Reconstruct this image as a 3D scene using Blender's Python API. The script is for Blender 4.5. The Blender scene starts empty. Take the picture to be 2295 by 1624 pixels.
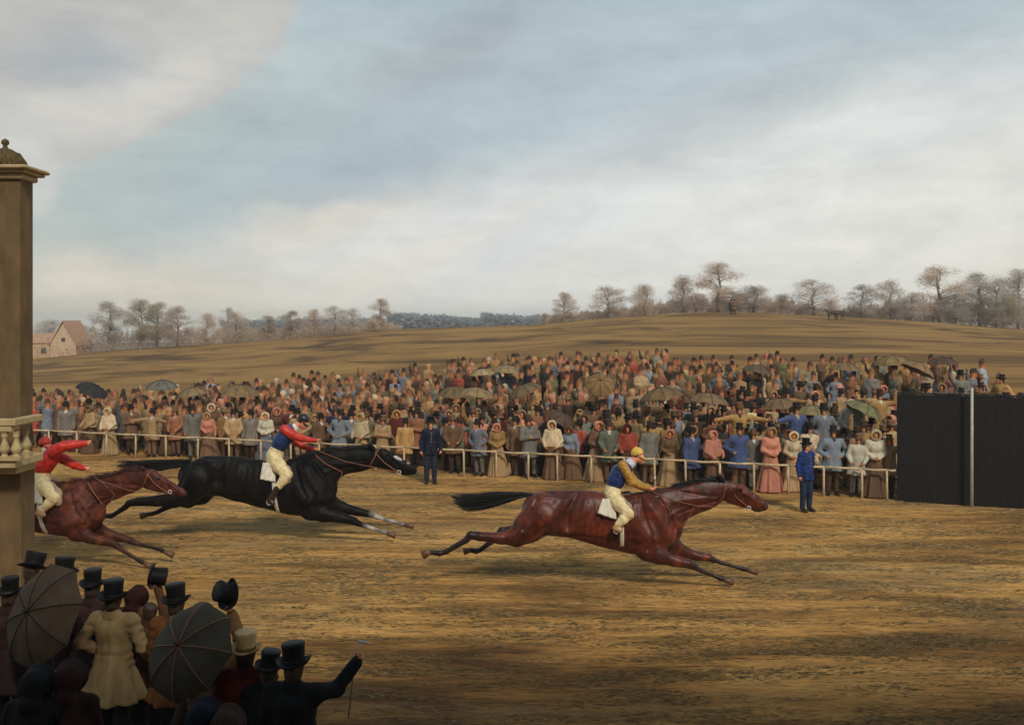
import bpy, math, random
import numpy as np
from mathutils import Vector, Matrix, noise as mnoise
random.seed(7); RNG = np.random.default_rng(7)
scene = bpy.context.scene
COL = scene.collection
# ------------------------------------------------------------------ camera
F = 2231.0; CX = 1147.5; HZ = 720.0; H = 4.7; PW = 2295.0      # measured on the photograph (2295 px wide)
cam_d = bpy.data.cameras.new('camera'); cam = bpy.data.objects.new('camera', cam_d); COL.objects.link(cam)
cam.location = (0, 0, H); cam.rotation_euler = (math.radians(90), 0, 0)
cam_d.sensor_width = 36; cam_d.lens = 36*F/PW; cam_d.shift_y = -(812-HZ)/PW
cam_d.clip_end = 4000; cam_d.clip_start = .05
scene.camera = cam
# ------------------------------------------------------------------ view
vs = scene.view_settings; vs.view_transform = 'Standard'; vs.look = 'None'; vs.exposure = 0.0; vs.gamma = 1.0
vs.use_curve_mapping = False
scene.cycles.max_bounces = 6; scene.cycles.transparent_max_bounces = 8; scene.cycles.volume_bounces = 0
# ------------------------------------------------------------------ sun
SUN_EL, SUN_AZ = math.radians(41), math.radians(158)     # azimuth clockwise from +Y: behind the camera, to the right
sd = bpy.data.lights.new('sun', 'SUN'); sd.energy = 2.5; sd.angle = math.radians(9); sd.color = (1.0, .92, .80)
sun = bpy.data.objects.new('sun', sd); COL.objects.link(sun)
sdir = Vector((math.sin(SUN_AZ)*math.cos(SUN_EL), math.cos(SUN_AZ)*math.cos(SUN_EL), math.sin(SUN_EL)))
sun.rotation_euler = sdir.to_track_quat('Z', 'Y').to_euler()
# ------------------------------------------------------------------ node helper
class NT:
    def __init__(s, tree): s.t = tree; tree.nodes.clear()
    def n(s, typ, **kw):
        nd = s.t.nodes.new(typ)
        for k, v in kw.items():
            if k == 'i':
                for a, b in v.items(): s.put(nd.inputs[a], b)
            else: setattr(nd, k, v)
        return nd
    def put(s, sock, v):
        if isinstance(v, bpy.types.NodeSocket): s.t.links.new(v, sock)
        elif isinstance(v, bpy.types.Node): s.t.links.new(v.outputs[0], sock)
        else:
            if hasattr(sock.default_value, '__len__') and len(sock.default_value) == 4 and len(v) == 3: v = (*v, 1)
            sock.default_value = v
    def m(s, op, a, b=0.0, c=None):
        nd = s.n('ShaderNodeMath', operation=op); s.put(nd.inputs[0], a); s.put(nd.inputs[1], b)
        if c is not None: s.put(nd.inputs[2], c)
        return nd.outputs[0]
    def mix(s, f, a, b, mode='MIX'):
        nd = s.n('ShaderNodeMix', data_type='RGBA', blend_type=mode)
        s.put(nd.inputs[0], f); s.put(nd.inputs[6], a); s.put(nd.inputs[7], b); return nd.outputs[2]
    def noise(s, vec, scale, detail=4, rough=.55, dist=0.0):
        nd = s.n('ShaderNodeTexNoise'); s.put(nd.inputs['Scale'], scale); nd.inputs['Detail'].default_value = detail
        nd.inputs['Roughness'].default_value = rough; nd.inputs['Distortion'].default_value = dist
        if vec is not None: s.put(nd.inputs['Vector'], vec)
        return nd.outputs[0]
    def map(s, vec, scale=(1, 1, 1), rot=(0, 0, 0), loc=(0, 0, 0)):
        nd = s.n('ShaderNodeMapping'); s.put(nd.inputs[0], vec); nd.inputs['Scale'].default_value = scale
        nd.inputs['Rotation'].default_value = rot; nd.inputs['Location'].default_value = loc; return nd.outputs[0]
    def ramp(s, f, *stops):
        nd = s.n('ShaderNodeValToRGB'); s.put(nd.inputs[0], f); e = nd.color_ramp.elements
        while len(e) < len(stops): e.new(.5)
        for el, (p, c) in zip(e, stops): el.position = p; el.color = (*c, 1) if not isinstance(c, (int, float)) else (c, c, c, 1)
        return nd.outputs[0]
    def sstep(s, v, lo, hi):
        nd = s.n('ShaderNodeMapRange', interpolation_type='SMOOTHSTEP'); s.put(nd.inputs[0], v)
        nd.inputs[1].default_value = lo; nd.inputs[2].default_value = hi; return nd.outputs[0]
# ------------------------------------------------------------------ world: veiled, broken cloud over a Nishita sky
world = bpy.data.worlds.new('World'); scene.world = world; world.use_nodes = True
w = NT(world.node_tree)
out = w.n('ShaderNodeOutputWorld'); bg = w.n('ShaderNodeBackground'); bg.inputs[1].default_value = .1
w.t.links.new(bg.outputs[0], out.inputs[0])
sky = w.n('ShaderNodeTexSky', sky_type='NISHITA', sun_disc=False, sun_elevation=SUN_EL, sun_rotation=SUN_AZ, air_density=1.2, dust_density=2.0)
tc = w.n('ShaderNodeTexCoord').outputs['Generated']
sx = w.n('ShaderNodeSeparateXYZ'); w.put(sx.inputs[0], tc)
az = w.m('ARCTAN2', sx.outputs[0], sx.outputs[1]); el = w.m('ARCSINE', sx.outputs[2])
ae = w.n('ShaderNodeCombineXYZ', i={0: az, 1: el, 2: 0.0}).outputs[0]
wob = w.n('ShaderNodeTexNoise', i={'Vector': w.map(tc, (1, 1, 1.6)), 'Scale': 3.2, 'Detail': 8.0, 'Roughness': .6})
wv = w.n('ShaderNodeVectorMath', operation='MULTIPLY_ADD')
w.put(wv.inputs[0], wob.outputs[1]); wv.inputs[1].default_value = (.15, .12, 0); wv.inputs[2].default_value = (-.075, -.06, 0)
ae2 = w.n('ShaderNodeVectorMath', operation='ADD'); w.put(ae2.inputs[0], ae); w.put(ae2.inputs[1], wv.outputs[0]); ae2 = ae2.outputs[0]
def K(r, g, b):
    f = lambda c: ((c/255+.055)/1.055)**2.4 if c > 10 else c/255/12.92
    return (f(r), f(g), f(b))
def K10(r, g, b): return tuple(10*c for c in K(r, g, b))
grad = w.ramp(w.sstep(el, -.02, .95), (0, K(226, 220, 204)), (.03, K(224, 222, 212)), (.12, K(204, 212, 211)), (.30, K(172, 190, 196)), (1, K(138, 158, 172)))
grad10 = w.n('ShaderNodeVectorMath', operation='SCALE'); w.put(grad10.inputs[0], grad); grad10.inputs['Scale'].default_value = 10
col = w.mix(.85, sky, grad10.outputs[0])
def blob(col, px, py, rx, ry, rot, c, amt, soft=.5):
    a0 = math.atan((px-CX)/F); e0 = math.atan((HZ-py)/F*math.cos(a0)); ca, sa = math.cos(math.radians(rot)), math.sin(math.radians(rot))
    sp = w.n('ShaderNodeSeparateXYZ'); w.put(sp.inputs[0], ae2)
    dx = w.m('SUBTRACT', sp.outputs[0], a0); dy = w.m('SUBTRACT', sp.outputs[1], e0)
    u = w.m('MULTIPLY', w.m('ADD', w.m('MULTIPLY', dx, ca), w.m('MULTIPLY', dy, sa)), F/rx)
    v = w.m('MULTIPLY', w.m('SUBTRACT', w.m('MULTIPLY', dy, ca), w.m('MULTIPLY', dx, sa)), F/ry)
    d = w.m('SQRT', w.m('ADD', w.m('MULTIPLY', u, u), w.m('MULTIPLY', v, v)))
    k = w.m('MULTIPLY', w.m('SUBTRACT', 1.0, w.sstep(d, 1-soft, 1+soft)), amt)
    return w.mix(k, col, K10(*c))
col = blob(col, 430, 430, 420, 190, 22, (168, 182, 182), .8, .6)
col = blob(col, 1250, 260, 700, 150, 12, (178, 194, 203), .65, .7)
col = blob(col, 1900, 520, 900, 170, 14, (224, 224, 219), .9, .6)
col = blob(col, 950, 575, 640, 90, 13, (222, 217, 205), .9, .6)
col = blob(col, 1450, 445, 420, 60, 17, (216, 219, 221), .85, .6)
col = blob(col, 600, 520, 420, 55, 16, (212, 211, 205), .8, .9)
col = blob(col, 760, 480, 130, 45, 8, (220, 212, 198), .5, .9)
col = blob(col, 1180, 420, 560, 45, 18, (218, 221, 224), .7, .9)
col = blob(col, 1250, 520, 260, 40, 20, (188, 196, 204), .5, .9)
col = blob(col, 330, 640, 260, 60, 6, (214, 207, 190), .7, .6)
col = blob(col, 60, 130, 600, 235, 27, (190, 190, 187), 1.0, .08)
col = blob(col, 190, 260, 330, 70, 27, (206, 205, 201), .8, .4)
col = blob(col, 95, 415, 45, 75, 10, (206, 207, 203), .7, .3)
col = blob(col, 150, 135, 115, 60, 10, (158, 170, 182), .5, .8)
col = blob(col, 1030, 140, 260, 70, 30, (158, 165, 172), .5, .8)
col = blob(col, 2150, 235, 240, 80, 22, (158, 170, 186), .5, .8)
col = blob(col, 1330, 160, 200, 60, 12, (168, 180, 192), .5, .7)
col = blob(col, 1620, 300, 420, 70, 16, (158, 170, 176), .5, .7)
col = blob(col, 800, 390, 170, 50, 14, (160, 172, 184), .5, .7)
col = blob(col, 1700, 400, 760, 95, 16, (224, 226, 224), .8, .9)
col = blob(col, 900, 330, 420, 80, 14, (172, 188, 196), .5, .9)
st = w.noise(w.map(ae, (2.2, 9, 1), (0, 0, math.radians(-15))), 3.0, 9, .62, .4)
col = w.mix(1.0, col, w.ramp(st, (.25, (.93, .93, .935)), (.5, (1.04, 1.035, 1.025)), (.75, (1.13, 1.12, 1.10))), 'MULTIPLY')
st2 = w.noise(w.map(ae2, (1, 2.2, 1), (0, 0, math.radians(-25))), 14.0, 10, .68, .6)
col = w.mix(1.0, col, w.ramp(st2, (.28, (.93, .93, .935)), (.5, (1, 1, 1)), (.72, (1.07, 1.065, 1.055))), 'MULTIPLY')
w.put(bg.inputs[0], col)
# ------------------------------------------------------------------ pixel <-> place
def W(px, py, Y): return Vector(((px-CX)*Y/F, Y, H-(py-HZ)*Y/F))
def X_at(px, Y): return (px-CX)*Y/F
def fence_y(X): return 26.08+.3589*(10.08-X)
R_PX = [-1500, 0, 75, 240, 540, 700, 880, 1200, 1350, 1560, 1700, 1870, 2100, 2295, 4000]
R_PY = [820, 808, 803, 788, 768, 755, 738, 728, 713, 699, 700, 709, 722, 738, 800]
B_PX = [-1000, 100, 300, 600, 900, 1200, 1600, 2000, 2300, 4000]
B_Z = [0, 0, .1, .55, 1.0, 1.5, 1.6, 1.75, 1.9, 1.9]
def gz(X, Y):
    "height of the ground"
    X = np.asarray(X, float); Y = np.asarray(Y, float)
    px = CX+F*X/np.maximum(Y, 18)
    b = np.interp(px, B_PX, B_Z); rz = H-(np.interp(px, R_PX, R_PY)-HZ)*130/F
    yf = fence_y(np.clip(X, -22, 14))
    t = np.clip((Y-yf-1.2)/15, 0, 1); t = t*t*(3-2*t)
    z = b*t
    q = np.clip((Y-yf-16)/(130-yf-16), 0, 1); q2 = .55*q+.45*q*q*(3-2*q)
    z = z+(rz-b)*q2
    far = np.clip((Y-130)/160, 0, 1); far = far*far*(3-2*far)
    z = z+(-12.0-z)*far-np.clip(Y-300, 0, 3000)*.004
    z = z+.025*np.sin(X*.9+Y*.35)*np.sin(Y*.6)*np.clip((Y-6)/10, 0, 1)
    return z
def on_px(px, Y): X = X_at(px, Y); return Vector((X, Y, G(X, Y)))
def G(x, y): return float(gz(x, y))
# ------------------------------------------------------------------ tagging
def tag(o, label=None, cat=None, group=None, kind=None):
    if label: o['label'] = label
    if cat: o['category'] = cat
    if group: o['group'] = group
    if kind: o['kind'] = kind
    return o
def empty(name, loc=(0, 0, 0), rz=0):
    o = bpy.data.objects.new(name, None); COL.objects.link(o); o.location = loc; o.rotation_euler = (0, 0, rz)
    o.empty_display_size = .2; return o
# ------------------------------------------------------------------ meshes
def mesh_from(name, V, Q, smooth=True, cols=None):
    V = np.asarray(V, np.float32).reshape(-1, 3); me = bpy.data.meshes.new(name)
    if isinstance(Q, np.ndarray):
        k = Q.shape[1]; n = len(Q)
        me.vertices.add(len(V)); me.vertices.foreach_set('co', V.ravel())
        me.loops.add(n*k); me.loops.foreach_set('vertex_index', Q.astype(np.int32).ravel())
        me.polygons.add(n); me.polygons.foreach_set('loop_start', np.arange(0, n*k, k, dtype=np.int32))
        me.update(calc_edges=True)
    else:
        me.from_pydata(V.tolist(), [], Q); me.update()
    me.polygons.foreach_set('use_smooth', np.full(len(me.polygons), smooth))
    if cols is not None:
        a = me.color_attributes.new('Col', 'FLOAT_COLOR', 'POINT'); c = np.ones((len(V), 4), np.float32); c[:, :3] = cols
        a.data.foreach_set('color', c.ravel())
    return me
def obj(name, me, mat=None, parent=None, loc=None):
    o = bpy.data.objects.new(name, me); COL.objects.link(o)
    if mat is not None and not me.materials: me.materials.append(mat)
    if parent is not None: o.parent = parent
    if loc is not None: o.location = loc
    return o
class MB:
    "plain mesh builder: list of verts and faces"
    def __init__(s): s.V = []; s.Fc = []
    def add(s, V, Fc):
        b = len(s.V); s.V += [tuple(v) for v in V]; s.Fc += [tuple(i+b for i in f) for f in Fc]; return s
    def box(s, c, d, rz=0, M=None):
        x, y, z = d[0]/2, d[1]/2, d[2]/2
        P = [Vector((i*x, j*y, k*z)) for i in (-1, 1) for j in (-1, 1) for k in (-1, 1)]
        R = M if M is not None else Matrix.Rotation(rz, 3, 'Z')
        P = [R @ p+Vector(c) for p in P]
        return s.add(P, [(0, 1, 3, 2), (4, 6, 7, 5), (0, 4, 5, 1), (2, 3, 7, 6), (0, 2, 6, 4), (1, 5, 7, 3)])
    def tube(s, pts, rad, n=8, caps=True):
        pts = [Vector(p) for p in pts]; m = len(pts)
        if not hasattr(rad, '__len__'): rad = [rad]*m
        V = []; Fc = []; up = None
        for i, p in enumerate(pts):
            t = (pts[min(i+1, m-1)]-pts[max(i-1, 0)]).normalized()
            if up is None: up = Vector((0, 0, 1)) if abs(t.z) < .9 else Vector((1, 0, 0))
            a = (up-t*up.dot(t)).normalized(); b = t.cross(a); up = a
            for k in range(n):
                th = 2*math.pi*k/n; V.append(p+(a*math.cos(th)+b*math.sin(th))*rad[i])
        for i in range(m-1):
            for k in range(n): Fc.append((i*n+k, i*n+(k+1) % n, (i+1)*n+(k+1) % n, (i+1)*n+k))
        if caps: Fc.append(tuple(reversed(range(n)))); Fc.append(tuple((m-1)*n+k for k in range(n)))
        return s.add(V, Fc)
    def lathe(s, prof, n=16, M=None, ex=1.0, ey=1.0, closed=False):
        V = []; Fc = []; m = len(prof)
        for r, z in prof:
            for k in range(n):
                th = 2*math.pi*k/n; v = Vector((r*ex*math.cos(th), r*ey*math.sin(th), z)); V.append(M @ v if M is not None else v)
        for i in range(m-1):
            for k in range(n): Fc.append((i*n+k, i*n+(k+1) % n, (i+1)*n+(k+1) % n, (i+1)*n+k))
        return s.add(V, Fc)
    def mesh(s, name, smooth=True, cols=None): return mesh_from(name, s.V, s.Fc, smooth, cols)
    def build(s, name, mat, parent=None, smooth=True, loc=None): return obj(name, s.mesh(name, smooth), mat, parent, loc)
# ------------------------------------------------------------------ smooth solids: blended round cones -> surface nets
def surface_nets(Fd, org, h):
    ins = Fd < 0; nx, ny, nz = Fd.shape
    acc = np.zeros((nx-1, ny-1, nz-1, 3), np.float32); cnt = np.zeros((nx-1, ny-1, nz-1), np.int16); quads = []
    cross = []
    for ax in range(3):
        a = [slice(None)]*3; b = [slice(None)]*3; a[ax] = slice(0, -1); b[ax] = slice(1, None)
        I = np.argwhere(ins[tuple(a)] != ins[tuple(b)])
        if len(I) == 0: cross.append(I); continue
        J = I.copy(); J[:, ax] += 1
        fa = Fd[I[:, 0], I[:, 1], I[:, 2]]; fb = Fd[J[:, 0], J[:, 1], J[:, 2]]; t = fa/(fa-fb)
        P = I.astype(np.float32); P[:, ax] += t
        o1, o2 = [k for k in range(3) if k != ax]
        for d1 in (-1, 0):
            for d2 in (-1, 0):
                C = I.copy(); C[:, o1] += d1; C[:, o2] += d2
                ok = (C >= 0).all(1) & (C[:, 0] < nx-1) & (C[:, 1] < ny-1) & (C[:, 2] < nz-1); C = C[ok]
                np.add.at(acc, (C[:, 0], C[:, 1], C[:, 2]), P[ok]); np.add.at(cnt, (C[:, 0], C[:, 1], C[:, 2]), 1)
        cross.append((I, ins[I[:, 0], I[:, 1], I[:, 2]]))
    act = cnt > 0; idx = np.full(act.shape, -1, np.int64); n = int(act.sum()); idx[act] = np.arange(n)
    V = acc[act]/cnt[act][:, None]*h+np.asarray(org, np.float32)
    for ax in range(3):
        if len(cross[ax]) == 0: continue
        I, s0 = cross[ax]; o1, o2 = [k for k in range(3) if k != ax]
        if ax == 1: o1, o2 = o2, o1
        ok = (I[:, o1] > 0) & (I[:, o2] > 0) & (I[:, o1] < act.shape[o1]) & (I[:, o2] < act.shape[o2]); I = I[ok]; s0 = s0[ok]
        def at(d1, d2):
            C = I.copy(); C[:, o1] += d1; C[:, o2] += d2; return idx[C[:, 0], C[:, 1], C[:, 2]]
        q = np.stack([at(-1, -1), at(0, -1), at(0, 0), at(-1, 0)], 1); q[~s0] = q[~s0][:, ::-1]; quads.append(q)
    Q = np.concatenate(quads) if quads else np.zeros((0, 4), int)
    return V, Q[(Q >= 0).all(1)]
class Fig:
    def __init__(s): s.p = []
    def rc(s, tg, a, b, ra, rb, k=.03, fl=None, col=0, sub=False):
        s.p.append(dict(t=tg, a=np.array(a, float), b=np.array(b, float), ra=ra, rb=rb, k=k, fl=fl, col=col, sub=sub)); return s
    def ball(s, tg, a, r, k=.03, fl=None, col=0, sub=False): return s.rc(tg, a, a, r, r, k, fl, col, sub)
    def chain(s, tg, pts, k=.03, fl=None, col=0):
        for p, q in zip(pts[:-1], pts[1:]): s.rc(tg, p[:3], q[:3], p[3], q[3], k, fl, col)
        return s
    def skirt(s, tg, c, z0, r0, z1, r1, folds=0, amp=0, ey=.8, k=.02, power=1.0, ph=0.0, lean=(0, 0)):
        s.p.append(dict(t=tg, skirt=True, c=c, z0=z0, r0=r0, z1=z1, r1=r1, folds=folds, amp=amp, ey=ey, k=k, pw=power, ph=ph, lean=lean, fl=None, sub=False)); return s
    @staticmethod
    def d(p, X, Y, Z):
        if p.get('skirt'):
            t = np.clip((p['z0']-Z)/(p['z0']-p['z1']), 0, 1); cx = p['c'][0]+p['lean'][0]*t; cy = p['c'][1]+p['lean'][1]*t
            x = X-cx; y = (Y-cy)/p['ey']; r = np.sqrt(x*x+y*y); th = np.arctan2(y, x)
            R = p['r0']+(p['r1']-p['r0'])*t**p['pw']
            if p['folds']: R = R+p['amp']*t*(np.sin(p['folds']*th+p['ph'])+.5*np.sin(p['folds']*1.7*th+1+p['ph']))
            return np.maximum((r-R)*.75, np.maximum(Z-p['z0'], p['z1']-Z))
        a, b = p['a'], p['b']; ba = b-a; L = float(ba @ ba)
        x, y, z = X-a[0], Y-a[1], Z-a[2]
        if L > 1e-10:
            t = np.clip((x*ba[0]+y*ba[1]+z*ba[2])/L, 0, 1); x = x-t*ba[0]; y = y-t*ba[1]; z = z-t*ba[2]
        else: t = 0
        d2 = x*x+y*y+z*z
        if p['fl'] is not None:
            n, f = p['fl']; c = x*n[0]+y*n[1]+z*n[2]; d2 = d2-c*c+(c/f)**2
        d = np.sqrt(d2)-(p['ra']+(p['rb']-p['ra'])*t)
        if p['fl'] is not None and p['fl'][1] < 1: d = d*max(.6, p['fl'][1])
        return d
    def mesh(s, name, tags=None, inf=0.0, h=.02, cuts=(), cols=None, post=None, smooth=True, noise=None):
        P = [p for p in s.p if tags is None or p['t'] in tags]
        def bb(p):
            if p.get('skirt'):
                r = max(p['r0'], p['r1'])+2*p['amp']; c = p['c']; l = p['lean']
                return np.array([min(c[0], c[0]+l[0])-r, min(c[1], c[1]+l[1])-r, p['z1']]), np.array([max(c[0], c[0]+l[0])+r, max(c[1], c[1]+l[1])+r, p['z0']])
            f = max(1.0, p['fl'][1]) if p['fl'] else 1.0; r = max(p['ra'], p['rb'])*f
            return np.minimum(p['a'], p['b'])-r, np.maximum(p['a'], p['b'])+r
        B = [bb(p) for p in P if not p['sub']]; m = 3*h+max(inf, 0)*1.4
        lo = np.min([b[0] for b in B], 0)-m; hi = np.max([b[1] for b in B], 0)+m
        n = np.ceil((hi-lo)/h).astype(int)+1; Fd = np.full(n, 1.0, np.float32)
        ax = [lo[i]+h*np.arange(n[i]) for i in range(3)]
        for sub in (False, True):
            for p in P:
                if p['sub'] != sub: continue
                b = bb(p); k = p['k']; mm = k+3*h+max(inf, 0)*1.4
                i0 = np.maximum(((b[0]-mm-lo)/h).astype(int), 0); i1 = np.minimum(((b[1]+mm-lo)/h).astype(int)+2, n)
                sl = tuple(slice(i0[i], i1[i]) for i in range(3))
                d = Fig.d(p, ax[0][sl[0]][:, None, None], ax[1][sl[1]][None, :, None], ax[2][sl[2]][None, None, :]).astype(np.float32)
                A = Fd[sl]
                if sub: d = -d; hh = np.clip(k-np.abs(A-d), 0, None)/k; Fd[sl] = np.maximum(A, d)+hh*hh*k*.25
                else: d = d-inf; hh = np.clip(k-np.abs(A-d), 0, None)/k; Fd[sl] = np.minimum(A, d)-hh*hh*k*.25
        for q, nn in cuts:
            nn = np.array(nn, float); nn /= np.linalg.norm(nn)
            d = (ax[0]-q[0])[:, None, None]*nn[0]+(ax[1]-q[1])[None, :, None]*nn[1]+(ax[2]-q[2])[None, None, :]*nn[2]
            Fd = np.maximum(Fd, d.astype(np.float32))
        V, Q = surface_nets(Fd, lo, h)
        if noise is not None: V = V+noise(V)
        C = None
        if cols is not None:
            wsum = np.zeros(len(V)); C = np.zeros((len(V), 3)); PP = [p for p in P if not p['sub']]
            D = np.stack([Fig.d(p, V[:, 0], V[:, 1], V[:, 2]) for p in PP]); D -= D.min(0)
            Wt = np.exp(-D/.012); Wt /= Wt.sum(0)
            for p, wt in zip(PP, Wt): C += wt[:, None]*np.array(cols[p['col']])
        if post is not None: C = post(V, C)
        return mesh_from(name, V, Q, smooth, C)
def merge(meshes_VF):
    V = []; Fc = []
    for v, f in meshes_VF: b = len(V); V += list(v); Fc += [tuple(i+b for i in q) for q in f]
    return V, Fc
def append_to(me, mb):
    "add plain geometry to an existing mesh"
    V = np.empty(len(me.vertices)*3, np.float32); me.vertices.foreach_get('co', V); V = V.reshape(-1, 3)
    Fc = [tuple(p.vertices) for p in me.polygons]; b = len(V)
    return mesh_from(me.name, np.concatenate([V, np.array(mb.V, np.float32)]), Fc+[tuple(i+b for i in f) for f in mb.Fc], True)
# ------------------------------------------------------------------ materials
def pbsdf(name, rough=.8, spec=.3):
    m = bpy.data.materials.new(name); m.use_nodes = True; t = NT(m.node_tree)
    o = t.n('ShaderNodeOutputMaterial'); b = t.n('ShaderNodeBsdfPrincipled'); t.t.links.new(b.outputs[0], o.inputs[0])
    b.inputs['Roughness'].default_value = rough; b.inputs['Specular IOR Level'].default_value = spec
    return m, t, b
def simple(name, c, rough=.8, spec=.3, var=.25, scale=9, bump=.0, bscale=60, sheen=0, coords='Object', stretch=(1, 1, 1), hue=None):
    m, t, b = pbsdf(name, rough, spec); v = t.map(t.n('ShaderNodeTexCoord').outputs[coords], stretch)
    n = t.noise(v, scale, 5, .6)
    lo = tuple(x*(1-var) for x in c); hi = tuple(min(1, x*(1+var)) for x in (hue or c))
    t.put(b.inputs['Base Color'], t.ramp(n, (.3, lo), (.7, hi)))
    if sheen: b.inputs['Sheen Weight'].default_value = sheen; b.inputs['Sheen Roughness'].default_value = .4
    if bump:
        bp = t.n('ShaderNodeBump', i={'Height': t.noise(v, bscale, 4, .6)}); bp.inputs['Strength'].default_value = bump; bp.inputs['Distance'].default_value = .02
        t.put(b.inputs['Normal'], bp.outputs[0])
    return m
def cloth_obj(name):
    "cloth whose colour is the object's own colour"
    m, t, b = pbsdf(name, .85, .15); oi = t.n('ShaderNodeObjectInfo'); tcx = t.n('ShaderNodeTexCoord').outputs['Object']
    off = t.n('ShaderNodeVectorMath', operation='MULTIPLY_ADD'); t.put(off.inputs[0], oi.outputs['Random']); off.inputs[1].default_value = (30, 17, 9); t.put(off.inputs[2], tcx)
    n = t.noise(t.map(off.outputs[0], (1, 1, .45)), 7, 6, .7, 1.0)
    t.put(b.inputs['Base Color'], t.mix(1.0, oi.outputs['Color'], t.ramp(n, (.25, (.55, .52, .5)), (.5, (.95, .95, .95)), (.75, (1.3, 1.25, 1.15))), 'MULTIPLY'))
    bp = t.n('ShaderNodeBump', i={'Height': n}); bp.inputs['Strength'].default_value = .5; bp.inputs['Distance'].default_value = .03
    t.put(b.inputs['Normal'], bp.outputs[0]); return m
def vcol(name, rough=.8, spec=.3, scale=10, lo=.65, hi=1.3, bump=0, bscale=40):
    m, t, b = pbsdf(name, rough, spec); a = t.n('ShaderNodeVertexColor', layer_name='Col'); tcx = t.n('ShaderNodeTexCoord').outputs['Object']
    n = t.noise(tcx, scale, 5, .6)
    t.put(b.inputs['Base Color'], t.mix(1.0, a.outputs[0], t.ramp(n, (.3, (lo,)*3), (.7, (hi,)*3)), 'MULTIPLY'))
    if bump:
        bp = t.n('ShaderNodeBump', i={'Height': t.noise(tcx, bscale, 4, .6)}); bp.inputs['Strength'].default_value = bump; bp.inputs['Distance'].default_value = .02
        t.put(b.inputs['Normal'], bp.outputs[0])
    return m
def horse_mat(name, rough, tint, spec=.35):
    m, t, b = pbsdf(name, rough, spec); a = t.n('ShaderNodeVertexColor', layer_name='Col'); tcx = t.n('ShaderNodeTexCoord').outputs['Object']
    n1 = t.noise(tcx, 2.6, 6, .62, 1.2); n2 = t.noise(t.map(tcx, (5, 5, 30), (0, .5, 0)), 3, 3, .6, .5)
    c = t.mix(1.0, a.outputs[0], t.ramp(n1, (.28, (.24, .22, .22)), (.45, (.62, .57, .54)), (.57, (1.2, 1.1, 1.0)), (.72, tint)), 'MULTIPLY')  # lighter noise patches stand in for glossy highlights on the coat
    c = t.mix(.35, c, t.mix(1.0, c, t.ramp(n2, (.35, (.4, .4, .4)), (.65, (1.5, 1.5, 1.5))), 'MULTIPLY'))
    t.put(b.inputs['Base Color'], c)
    mus = t.noise(t.map(tcx, (1, 1, .55), (0, -.5, 0)), 4.2, 2, .45, .9)
    bp = t.n('ShaderNodeBump', i={'Height': mus}); bp.inputs['Strength'].default_value = .22; bp.inputs['Distance'].default_value = .08
    bp2 = t.n('ShaderNodeBump', i={'Height': n2, 'Normal': bp.outputs[0]}); bp2.inputs['Strength'].default_value = .25; bp2.inputs['Distance'].default_value = .01
    t.put(b.inputs['Normal'], bp2.outputs[0]); b.inputs['Sheen Weight'].default_value = .06 if spec > .2 else 0
    return m
M = {}
M['skin'] = simple('skin', K(205, 140, 105), .55, .4, .22, 14, .2, 60, hue=K(220, 140, 108))
M['skin_far'] = simple('skin_far', K(190, 126, 84), .6, .3, .35, 18)
M['hair'] = simple('hair', (.05, .028, .015), .5, .4, .5, 30, .5, 90, stretch=(1, 1, .2))
M['hat'] = simple('silk_hat', (.009, .008, .008), .5, .12, .4, 12, .25, 40)
M['hat_far'] = simple('dark_felt', (.022, .017, .014), .6, .4, .5, 12)
M['band'] = simple('hat_band', (.005, .005, .006), .7, .3)
M['strawhat'] = simple('straw_hat', K(188, 158, 104), .7, .3, .3, 12, .6, 90, stretch=(1, 1, .15))
M['strawband'] = simple('straw_band', K(120, 90, 50), .7, .3)
M['cloth'] = cloth_obj('dyed_cloth')
M['boot'] = simple('boot_leather', (.03, .015, .008), .35, .5, .4, 15)
M['shoe'] = simple('shoe_leather', (.012, .01, .01), .4, .5)
M['collar'] = simple('white_linen', K(225, 218, 200), .8, .2, .1)
M['stone'] = simple('pale_stone', K(176, 154, 112), .85, .25, .2, 6, .4, 40)
M['stone_dark'] = simple('brown_stone', K(108, 86, 58), .88, .25, .28, 5, .5, 30, stretch=(1, 1, .4))
M['urn'] = simple('mossy_stone', K(92, 76, 48), .9, .2, .45, 20, .8, 50)
M['board'] = simple('black_tarred_board', (.0085, .008, .0075), .6, .3, .5, 4, .5, 14, stretch=(8, 8, .7))
M['white'] = simple('white_paint', K(180, 174, 156), .6, .3, .18, 8, .3, 20)
M['rail'] = simple('weathered_rail', K(186, 164, 130), .8, .2, .3, 7, .3, 30)
M['strap'] = simple('strap_leather', K(128, 82, 58), .55, .35, .3, 20)
M['girth'] = simple('white_girth', K(205, 195, 178), .8, .2, .15)
M['saddle'] = simple('saddle_leather', K(90, 52, 30), .4, .5, .3, 20)
M['whip'] = simple('whip_cane', (.03, .02, .014), .5, .4)
M['steel'] = simple('steel', (.5, .5, .48), .3, .5)
M['eye'] = simple('eye', (.008, .005, .004), .08, .6)
M['hoof'] = simple('hoof', K(96, 66, 46), .5, .4, .4, 20)
M['brick'] = simple('orange_brick', K(188, 160, 134), .9, .2, .18, 3, .3, 20)
M['rooftile'] = simple('roof_tile', K(172, 134, 108), .9, .2, .2, 5, .4, 10)
M['window'] = simple('dark_window', (.06, .05, .05), .3, .5)
M['plaster'] = simple('cream_plaster', K(198, 168, 130), .9, .2, .15, 2)
M['standwall'] = simple('stand_wall', K(120, 100, 78), .9, .2, .2, 1)
M['standroof'] = simple('stand_roof', K(90, 84, 80), .9, .2, .2, 1)
M['bark'] = simple('bark', (.26, .20, .15), .95, .1, .4, 3, .4, 10)
M['umb'] = {}
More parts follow.
